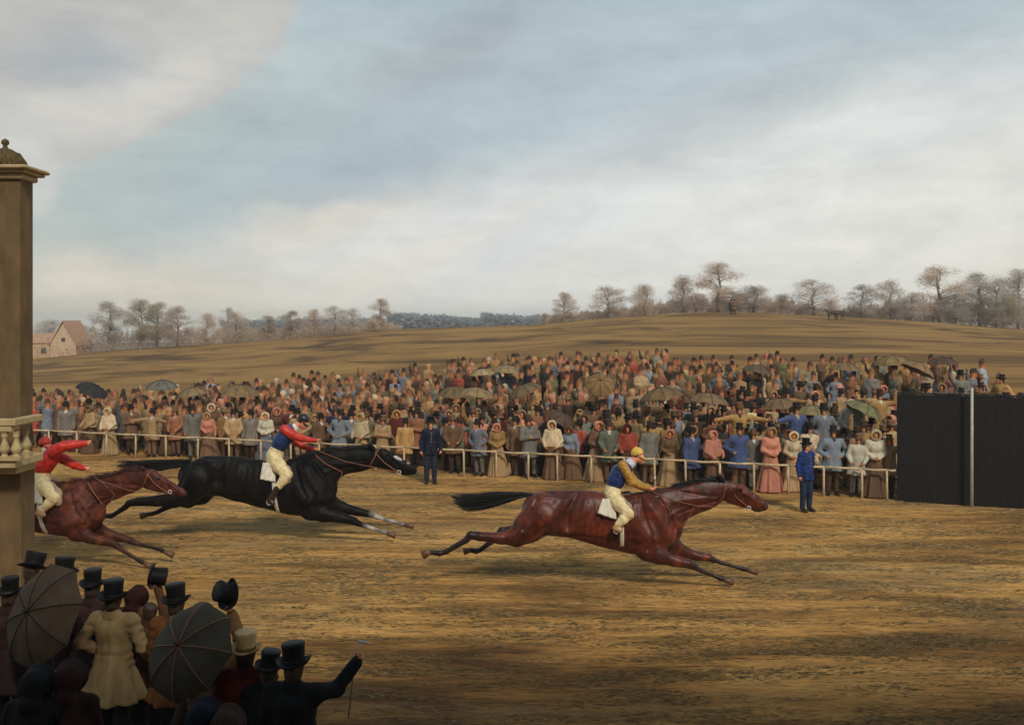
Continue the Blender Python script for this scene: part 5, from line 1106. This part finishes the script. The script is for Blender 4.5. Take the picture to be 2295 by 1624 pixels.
TV = {}; LAB = {}; PEO = []
def tiny(key):
    "one light mesh per pose for the far mass"
    if key in TV: return TV[key]
    wm = key[0] == 'w'; arms = {'m_down': ('down', 'down'), 'm_folded': ('folded', 'folded'), 'm_raised': ('down', 'raised'), 'm_akimbo': ('akimbo', 'akimbo'), 'w_clasp': ('clasp', 'clasp')}[key]
    f = figure(*arms, woman=wm)
    for p in f.p: p['col'] = {'head': 0, 'neck': 0, 'leg': 2, 'footL': 3, 'footR': 3}.get(p['t'], 1)
    if wm: f.skirt('g', (0, 0), 1.04, .12, .02, .4, 8, .02, .95, .05, .75); f.p[-1]['col'] = 1; f.ball('h', (0, .05, 1.64), .125, .01); f.p[-1]['col'] = 3
    else: f.skirt('g', (0, 0), 1.09, .15, .62, .25, 6, .02, .82, .05); f.p[-1]['col'] = 1; f.rc('h', (0, .01, 1.69), (0, .01, 1.775), .088, .080, .004); f.p[-1]['col'] = 3; f.rc('h', (0, .01, 1.685), (0, .01, 1.69), .128, .128, .004, ((0, 0, 1), .18)); f.p[-1]['col'] = 3
    me = f.mesh('tiny', None, .018, .085, cols=[(1, 0, 0), (0, 1, 0), (0, 0, 1), (0, 0, 0)])
    V = np.empty(len(me.vertices)*3, np.float32); me.vertices.foreach_get('co', V); Q = np.empty(len(me.polygons)*4, np.int32); me.loops.foreach_get('vertex_index', Q)
    C = np.empty(len(me.vertices)*4, np.float32); me.color_attributes['Col'].data.foreach_get('color', C); bpy.data.meshes.remove(me)
    TV[key] = (V.reshape(-1, 3), Q.reshape(-1, 4), C.reshape(-1, 4)[:, :3]); return TV[key]
SV = []; SQ = []; SC = []; nb = 0; skin_ = np.array(K(188, 124, 84))
for i, (y, x, row, pxx) in enumerate(spots):
    z = G(x, y); wmn = random.random() < .27; c1n = random.choice(cw); c1 = jit(CN[c1n], .22); c2n = random.choice(['brown', 'dark brown', 'grey', 'tan', 'black']); c2 = jit(CN[c2n], .2)
    c3n = random.choice(['black']*7+['dark brown']*5+['brown']*3+['rust', 'tan']) if not wmn else random.choice(['cream', 'tan', 'pink', 'brown', 'brown', 'ochre', 'rust', 'tan']); c3 = jit(CN[c3n], .2)
    sc_ = random.uniform(.88, 1.07); rz = random.gauss(0, .55)
    if i < NI:
        key = random.choice(wom if wmn else men); far = row > 1
        lab = f"{'woman' if wmn else 'man'} in {c1n} {'gown' if wmn else 'coat'} and {c3n} {'bonnet' if wmn else 'hat'}, {depth(row)} {zone(pxx)}"
        LAB.setdefault(lab, []).append((pxx, len(PEO))); PEO.append(None); PEO[-1] = put_person(key+('_lo' if far else ''), (x, y, z), rz, sc_, c1, c2, c3, lab, 'spectators behind the rail'); PEO[-1].rotation_euler[1] = random.uniform(-.08, .08)
    else:
        V, Q, C = tiny('w_clasp' if wmn else random.choice(['m_down', 'm_down', 'm_folded', 'm_raised', 'm_akimbo'])); ca, sa = math.cos(rz), math.sin(rz)
        SV.append(np.stack([(V[:, 0]*ca-V[:, 1]*sa)*sc_+x, (V[:, 0]*sa+V[:, 1]*ca)*sc_+y, V[:, 2]*sc_+z], 1)); SQ.append(Q+nb); nb += len(V)
        r_ = C.sum(1, keepdims=True); hatw = 1-np.clip(r_, 0, 1); SC.append(C[:, :1]*skin_*random.uniform(.8, 1.1)+C[:, 1:2]*np.array(c1)+C[:, 2:]*np.array(c2)+hatw*np.array(c3))
ORD = ['leftmost', 'second from left', 'third from left', 'fourth from left', 'fifth from left', 'sixth from left', 'seventh from left', 'eighth from left', 'ninth from left']
for lab, L_ in LAB.items():
    if len(L_) > 1:
        L_.sort()
        for i, (_, k_) in enumerate(L_): PEO[k_]['label'] = lab+', '+(ORD[i] if i < len(L_)-1 or i == 0 else 'rightmost' if i else '')
M['crowd'] = vcol('crowd_cloth', .85, .15, 12, .6, 1.35)
if SV: tag(obj('crowd', mesh_from('crowd', np.concatenate(SV), np.concatenate(SQ), True, np.concatenate(SC)), M['crowd']), 'dense rear ranks of the crowd packed up the grassy bank', 'crowd', kind='stuff')
print('crowd', len(spots), 'stuff', len(SV), nb)
for o in bpy.data.objects:
    if 'label' in o and len(o['label'].replace('-', ' ').split()) > 16: print('LONG', o['label'])
# ------------------------------------------------------------------ policemen on the course
def policeman(px, pyf, rz, coatc, trc, label, arms, sc_=1.0):
    Y = H*F/(pyf-HZ); p = Vector((X_at(px, Y), Y, 0)); p.z = G(p.x, p.y); f = figure(*arms, slim=.86); root = obj('person', body_mesh(f, .016), M['skin'], None, p); root.rotation_euler = (0, 0, rz); root.scale = (sc_,)*3; tag(root, label, 'person', 'policemen on the course')
    cm = simple('uniform_'+label.split()[2], coatc, .7, .25, .35, 9, .4, 24); obj('coat', coat_meshes(f, .016, .80, .165, 5, .016), cm, root)
    obj('trousers', legs_mesh(f, .016), simple('uniform_trousers_'+label.split()[2], trc, .75, .2, .3, 12, .3, 20), root); add_shoes(f, .014, M['shoe'], root)
    obj('collar', coatcollar_mesh(), cm, root); obj('hair', hair_mesh(), M['hair'], root)
    tophat('hat', root, M['hat'], (0, .012, 1.665), None, 1.0, True)
    mb = MB()
    for k in range(5): mb.lathe([(0, -.012), (.011, -.008), (.012, 0)], 8, Matrix.Translation((0, -.178+.012*abs(k-2), 1.08+k*.075)) @ Matrix.Rotation(math.radians(-90), 4, 'X') @ Matrix.Rotation(math.pi, 4, 'X'))
    o = mb.build('buttons', M['steel'], root); o['kind'] = 'stuff'
    for s_ in (-1, 1): w_ = f.w[s_][1]; d = (Vector(w_)-Vector(f.w[s_][0])).normalized(); MB().tube([Vector(w_)-d*.03, Vector(w_)+d*.015], [.042, .040], 10).build('cuff', M['collar'], root)
policeman(965, 1081, .2, K(18, 23, 42), K(36, 41, 56), 'policeman in navy tailcoat and black top hat standing at the crowd rail', ('down', 'down'), 1.08)
policeman(1807, 1147, .45, K(24, 46, 98), K(34, 46, 68), 'policeman in bright blue coat and top hat standing ahead of the leading horse', ('back', 'down'), 1.0)
# ------------------------------------------------------------------ umbrellas
def umbrella(tip, axis, R_, mat, label, group, nr=8, shaft=.85, ribmat=None, depthf=.42, roll=0.0):
    axis = Vector(axis).normalized(); q = axis.to_track_quat('Z', 'Y'); root = empty('umbrella', tip); root.rotation_mode = 'QUATERNION'; root.rotation_quaternion = q @ Matrix.Rotation(roll, 3, 'Z').to_quaternion(); tag(root, label, 'umbrella', group)
    prof = lambda t: (R_*math.sin(t*1.25)/math.sin(1.25), -R_*depthf*(1-math.cos(t*1.25))/(1-math.cos(1.25)))
    for k in range(nr):
        mb = MB(); V = []; n = 10; m_ = 8; a0 = 2*math.pi*k/nr; a1 = 2*math.pi*(k+1)/nr
        for lay in (0, 1):
            for i in range(n+1):
                t = i/n; r, z = prof(t)
                for j in range(m_+1):
                    u = j/m_; sgx = 4*u*(1-u); r2 = r*(1-.028*sgx*t)*(.55+.45*math.cos(math.pi/nr)/math.cos(math.pi/nr*(2*u-1))); z2 = z-.02*R_*sgx*t*(1-t)*4-(.05*R_*sgx*(t**6))*-1
                    th = a0+(a1-a0)*u; V.append((r2*math.cos(th), r2*math.sin(th), z2-.004*lay))
        Fc = []; w_ = m_+1; off = (n+1)*w_
        for i in range(n):
            for j in range(m_): a = i*w_+j; Fc += [(a, a+w_, a+w_+1, a+1), (a+off, a+1+off, a+w_+1+off, a+w_+off)]
        mb.add(V, Fc).build('panel', mat, root)
        r = MB(); r.tube([(prof(t)[0]*math.cos(a0), prof(t)[0]*math.sin(a0), prof(t)[1]+.003) for t in [i/8*1.02 for i in range(9)]], .0065, 5); r.build('rib', ribmat or M['band'], root)
    MB().tube([(0, 0, -.02), (0, 0, .03), (0, 0, .075)], [.014, .010, .006], 8).build('ferrule', M['band'], root)
    MB().tube([(0, 0, 0), (0, 0, -shaft)], .008, 6).build('shaft', M['whip'], root); return root
def far_umb(px, py, Y, R_, c, label, ax=(0, 0, 1)):
    return umbrella(W(px, py, Y), ax, R_, umb_mat(label.split()[0]+label.split()[1], tuple(x*.78 for x in c), .8), label, 'umbrellas held up in the crowd', 8, .8, None, .5)
for px, py, Y, R_, c, lab, ax in [
 (212, 862, 37.0, .60, (.03, .026, .025), 'black tilted umbrella at the left end of the crowd', (.5, -.1, 1)), (362, 852, 38.0, .62, K(112, 106, 92), 'grey shallow umbrella above the black horse\'s tail', (0, -.1, 1)),
 (430, 868, 37.0, .55, K(140, 116, 80), 'tan open umbrella, first of two left of the red-sleeved jockey', (-.1, -.1, 1)), (540, 862, 37, .72, K(132, 108, 70), 'tan umbrella, larger of the two left of the red-sleeved jockey', (.1, -.1, 1)),
 (1020, 866, 36, .6, K(120, 96, 62), 'brownish umbrella above and right of the navy policeman', (0, -.2, 1)), (1072, 868, 34, .6, K(150, 124, 84), 'pale tan umbrella right of the brownish one', (.15, 0, 1)),
 (1080, 826, 39, .5, K(168, 146, 104), 'small cream umbrella high in the crowd', (-.1, 0, 1)), (1140, 818, 40, .62, K(150, 128, 90), 'straw-coloured umbrella high in the crowd right of the small cream one', (.1, 0, 1)),
 (1170, 862, 34, .6, K(116, 96, 66), 'dull brown umbrella leaning left in mid crowd', (-.4, -.1, 1)), (1345, 852, 33, .52, K(140, 108, 66), 'round hay-coloured umbrella facing the course', (0, -.7, .7)),
 (1265, 926, 30.5, .5, K(92, 70, 52), 'dark brown umbrella low behind the front row', (.5, -.3, 1)), (1480, 868, 32, .72, K(120, 94, 60), 'broad brown umbrella behind the leading jockey', (-.15, 0, 1)), (1590, 880, 31, .62, K(130, 104, 70), 'brown umbrella over heads above the leading horse\'s neck', (.1, 0, 1)),
 (1745, 892, 30, .50, K(128, 100, 72), 'woven brown umbrella left of the pointing man', (-.1, -.1, 1)), (1822, 908, 29.4, .55, K(138, 122, 82), 'flat straw-coloured umbrella above the blue policeman', (.05, 0, 1)),
 (1945, 905, 29.0, .60, K(122, 118, 78), 'large olive umbrella sloping right beside the boarding', (.5, -.1, 1)), (2000, 796, 36, .72, K(136, 110, 66), 'wide mustard umbrella behind the waving man', (-.05, 0, 1)),
 (1895, 812, 36, .6, K(128, 106, 70), 'brown umbrella at the back edge left of the mustard one', (.1, 0, 1)), (1700, 818, 37, .6, K(100, 84, 60), 'dim brown umbrella on the back edge of the crowd', (.2, 0, 1)),
 (2112, 800, 34, .52, K(66, 50, 38), 'dark brown umbrella above the black boarding', (0, 0, 1)), (2065, 815, 33.5, .6, K(140, 112, 74), 'tan umbrella tilted left above the black boarding', (.5, 0, 1))]:
    far_umb(px, py, Y, R_, c, lab, ax)
# ------------------------------------------------------------------ figures far off on the hill
for px, Y, key, c1, lab in ((1638, 118, 'm_down', 'dark brown', 'distant dark figure on the hill crest, left of a pair'), (1646, 117, 'm_folded', 'brown', 'distant brown figure on the hill crest, right of a pair')):
    o = put_person(key+'_lo', on_px(px, Y), 0, 1.0, CN[c1], CN['dark brown'], CN['black'], lab, 'people far off on the hill')
def far_horse(px, Y, label, rz, graze):
    f = Fig(); yf = ((0, 1, 0), .7); f.chain('b', [(-.55, 0, 1.25, .27), (0, 0, 1.2, .27), (.45, 0, 1.22, .26)], .1, yf)
    f.chain('b', [(.5, 0, 1.3, .2), (.85, 0, 1.3 if graze else 1.45, .14), (1.05, 0, 1.0 if graze else 1.58, .11)], .08, yf); hz_ = .75 if graze else 1.55; f.chain('b', [(1.05, 0, hz_+.2 if graze else 1.6, .11), (1.3, 0, hz_-.15, .06)], .04, yf)
    for x in (-.65, .5):
        for s_ in (-1, 1): dx = random.uniform(-.1, .12); f.chain('b', [(x, s_*.16, 1.1, .15), (x+dx, s_*.16, .6, .07), (x+dx-.05, s_*.16, .06, .05)], .04)
    f.chain('b', [(-.8, 0, 1.3, .07), (-.95, 0, .95, .08), (-.98, 0, .55, .03)], .04)
    o = obj('horse', f.mesh('horse', None, 0, .05), M['farhorse'], None, on_px(px, Y)); o.scale = (.78,)*3; o.rotation_euler = (0, 0, rz); tag(o, label, 'horse', 'horses far off on the hill')
M['farhorse'] = simple('far_brown_coat', (.07, .04, .02), .6)
far_horse(1866, 112, 'distant brown horse facing left on the hill, left of a pair', math.pi-.3, False); far_horse(1881, 113, 'distant brown horse with lowered head on the hill, right of a pair', .3, True)
# ------------------------------------------------------------------ near spectators, seen from behind
def near_person(px, Y, rz, label, arms=('down', 'down'), coat=None, hat='top', hatmat=None, sc_=1.0, hem=.60, flare=.27, folds=7, tr=None, tilt=(0, 0), woman=False, shawl=None, hair=True, fing=.9, group='near spectators seen from behind', collar=None, hats=1.0):
    p = on_px(px, Y); f = figure(*arms, woman=woman, slim=1.05); h = .019
    root = obj('person', body_mesh(f, .023, True, fing), M['skin'], None, p); root.rotation_euler = (0, 0, rz); root.scale = (sc_,)*3; tag(root, label, 'person', group)
    if woman:
        obj('bodice', gown_mesh(f, h), coat, root); obj('skirt', skirt_mesh(h, .38), coat, root)
        if shawl: obj('shawl', shawl_mesh(h), shawl, root)
        obj('bonnet', bonnet_mesh(.012), hatmat, root)
    else:
        obj('coat', coat_meshes(f, h, hem, flare, folds), coat, root); obj('coat_collar', coatcollar_mesh(.012), collar or coat, root); obj('collar', collar_mesh(.012), M['collar'], root)
        obj('trousers', legs_mesh(f, .016), tr or M['darktr'], root); add_shoes(f, .016, M['shoe'], root)
        if hair: obj('hair', hair_mesh(.012), M['hair'], root)
        if hat == 'top':
            R3 = Matrix.Rotation(math.radians(tilt[0]), 3, 'X') @ Matrix.Rotation(math.radians(tilt[1]), 3, 'Y')
            tophat('hat', root, hatmat or M['hat'], (0, .012, 1.662), R3, hats, True, M['strawband'] if hatmat is M['strawhat'] else None, 32, .165)
        if hat != 'none' or True:
            for s_ in (-1, 1):
                w_ = f.w[s_][1]; d = (Vector(w_)-Vector(f.w[s_][0])).normalized(); MB().tube([Vector(w_)-d*.02, Vector(w_)+d*.012], [.040, .038], 10).build('cuff', M['collar'], root)
    return root, f
def wool(n, c, v=.3): return simple(n, c, .88, .15, v, 7, .55, 26, stretch=(1, 1, .5))
M['darktr'] = wool('dark_wool', (.018, .014, .012)); PI = math.pi
C_ = dict(beige=wool('beige_wool', K(146, 122, 84)), plum=wool('plum_wool', K(58, 40, 38)), orange=wool('orange_brown_wool', K(112, 70, 38)), maroon=wool('maroon_wool', K(92, 34, 22)), black=wool('black_wool', (.010, .009, .009)),
          brown=wool('brown_wool', K(84, 56, 36)), dark=wool('dark_brown_wool', K(50, 34, 26)), red=wool('dark_red_wool', K(46, 22, 17)), navy=wool('navy_wool', K(15, 17, 28)), blue=wool('blue_wool', K(44, 70, 110)), tan=wool('tan_wool', K(120, 88, 52)))
def near_pos(px, pyt, zt=1.84): Y = (H-zt)*F/(pyt-HZ); return px, Y
near_person(*near_pos(76, 1236), PI-1.25, 'man with black top hat tipped back, face turned right, above the left umbrella', coat=C_['dark'], tilt=(14, 14), hats=1.16)
near_person(*near_pos(24, 1288), PI, 'dark figure in a top hat cut by the left edge', coat=C_['plum'])
near_person(*near_pos(146, 1246), PI-1.2, 'man in black top hat looking right, right of the tipped hat', coat=C_['plum'], tilt=(4, 3), hats=1.08)
near_person(*near_pos(209, 1273), PI-.05, 'man in tall black top hat and dark plum coat with pink neck', coat=C_['plum'], collar=C_['plum'], hats=1.05)
near_person(*near_pos(256, 1299), PI-.15, 'man in long beige frock coat and black top hat seen from behind', arms=('akimbo', ((.36, .03, 1.12), (.30, -.18, .98))), coat=C_['beige'], hem=.56, flare=.33, folds=8, hats=1.12)
near_person(302, 11.7, PI-.2, 'woman in dark red bonnet and brown shawl right of the beige coat', woman=True, coat=C_['dark'], shawl=C_['brown'], hatmat=C_['red'], arms=('clasp', 'clasp'), sc_=.90)
near_person(338, 11.4, PI, 'bareheaded man in brown coat lifting his top hat high', arms=('down', ((.14, -.10, 1.62), (.05, -.12, 1.88))), coat=C_['brown'], hat='none', fing=1.4, sc_=.86)
near_person(*near_pos(396, 1308), PI, 'man in orange-brown coat and curly-brimmed black top hat', coat=C_['orange'], tilt=(2, 5), hats=1.12)
near_person(*near_pos(452, 1352), PI-.25, 'man in dark brown coat and battered black hat behind the right umbrella', coat=C_['dark'], tilt=(-6, -10))
near_person(*near_pos(492, 1400, 1.74), PI, 'bareheaded man in tan coat waving a round black hat', arms=('down', ((.18, -.10, 1.56), (.08, -.15, 1.80))), coat=C_['tan'], hat='none', fing=1.4)
near_person(*near_pos(552, 1410), PI, 'man in pale straw top hat and maroon coat', coat=C_['maroon'], hatmat=M['strawhat'], flare=.30, hats=1.05)
near_person(*near_pos(604, 1464, 1.66), PI-.1, 'shorter figure in shiny black hat between the straw hat and the cane holder', coat=C_['black'], sc_=.93, tilt=(0, -8))
_, fN = near_person(*near_pos(660, 1438), PI-.1, 'man in black coat and top hat raising a cane in his outstretched right hand', arms=('down', ((.34, -.16, 1.38), (.50, -.26, 1.60))), coat=C_['black'], tilt=(2, 4), fing=1.6, hats=1.1)
near_person(*near_pos(78, 1512, 1.70), PI, 'figure in black bonnet and black shawl in the bottom left corner', woman=True, coat=C_['black'], shawl=C_['black'], hatmat=C_['black'], arms=('clasp', 'clasp'))
near_person(*near_pos(152, 1500, 1.70), PI+.1, 'figure in dark red bonnet and shawl below the left umbrella', woman=True, coat=C_['red'], shawl=C_['red'], hatmat=C_['red'], arms=('clasp', 'clasp'))
near_person(*near_pos(452, 1586, 1.70), PI, 'figure in navy bonnet and shawl below the right umbrella', woman=True, coat=C_['navy'], shawl=C_['navy'], hatmat=C_['navy'], arms=('clasp', 'clasp'))
near_person(*near_pos(505, 1598, 1.68), PI, 'low dark figure with a blue shawl at the bottom edge', woman=True, coat=C_['dark'], shawl=C_['blue'], hatmat=C_['dark'], arms=('clasp', 'clasp'), sc_=.98)
near_person(*near_pos(262, 1585, 1.74), PI, 'dark hooded figure at the bottom edge below the beige coat', woman=True, coat=C_['black'], shawl=C_['black'], hatmat=C_['black'], arms=('clasp', 'clasp'), sc_=.95) if False else None
# hats in raised hands
def held_hat(px, py, Y, rot, label, n=.165, s=1.1, r=0):
    o = tophat('top_hat', None, M['hat'], (0, 0, -.08), None, s, True, None, 32, n); o.location = W(px, py, Y); o.rotation_euler = [math.radians(a) for a in rot]; tag(o, label, 'hat', 'hats raised in the air')
held_hat(353, 1290, 11.5, (0, 98, 12), 'black top hat held sideways above the bareheaded man in brown')
held_hat(502, 1327, (H-1.74)*F/(1400-HZ)+.14, (35, -58, 0), 'black round hat held up above the man in tan', .14)
# cane
Yc = (H-1.84)*F/(1438-HZ)+.30
p0, p1, p2 = W(781, 1608, Yc), W(797, 1465, Yc), W(806, 1436, Yc); q = W(830, 1442, Yc)
o = obj('cane', MB().tube([p-p0 for p in (p0, p1, p2)], .0075, 8).mesh('cane'), M['white'], None, p0); tag(o, 'thin pale cane with a crossbar handle held up at the bottom of the view', 'cane')
MB().tube([p2-p0-(q-p2)*.15, q-p0], [.012, .010], 8).build('handle', M['steel'], o)
# the two big umbrellas
umbrella(W(62, 1370, 10.55), (-.46, -.80, .42), .56, umb_mat('dark_brown', K(66, 50, 34), .8), 'large dark brown umbrella with its tip towards us in the lower left', 'big umbrellas of the near spectators', 8, .9, None, .40, .35)
umbrella(W(400, 1446, 9.05), (-.35, -.78, .55), .46, umb_mat('grey_green', K(62, 53, 38), .8), 'dark grey-green umbrella with its tip towards us, right of the beige coat', 'big umbrellas of the near spectators', 8, .9, M['umbrib'] if 'umbrib' in M else M['strap'], .42, .1)
# ------------------------------------------------------------------ air: thin haze over the far trees
mz = bpy.data.materials.new('haze'); mz.use_nodes = True; t = NT(mz.node_tree); o_ = t.n('ShaderNodeOutputMaterial'); v = t.n('ShaderNodeVolumePrincipled')
v.inputs['Color'].default_value = (.93, .95, .96, 1); v.inputs['Density'].default_value = 00.0008; v.inputs['Anisotropy'].default_value = .2; t.t.links.new(v.outputs[0], o_.inputs['Volume'])
mb = MB().box((0, 425, -4), (3200, 1000, 32)); 
hz_o = mb.build('haze', mz, None, False); hz_o.location = (0, 0, 0); tag(hz_o, kind='stuff')
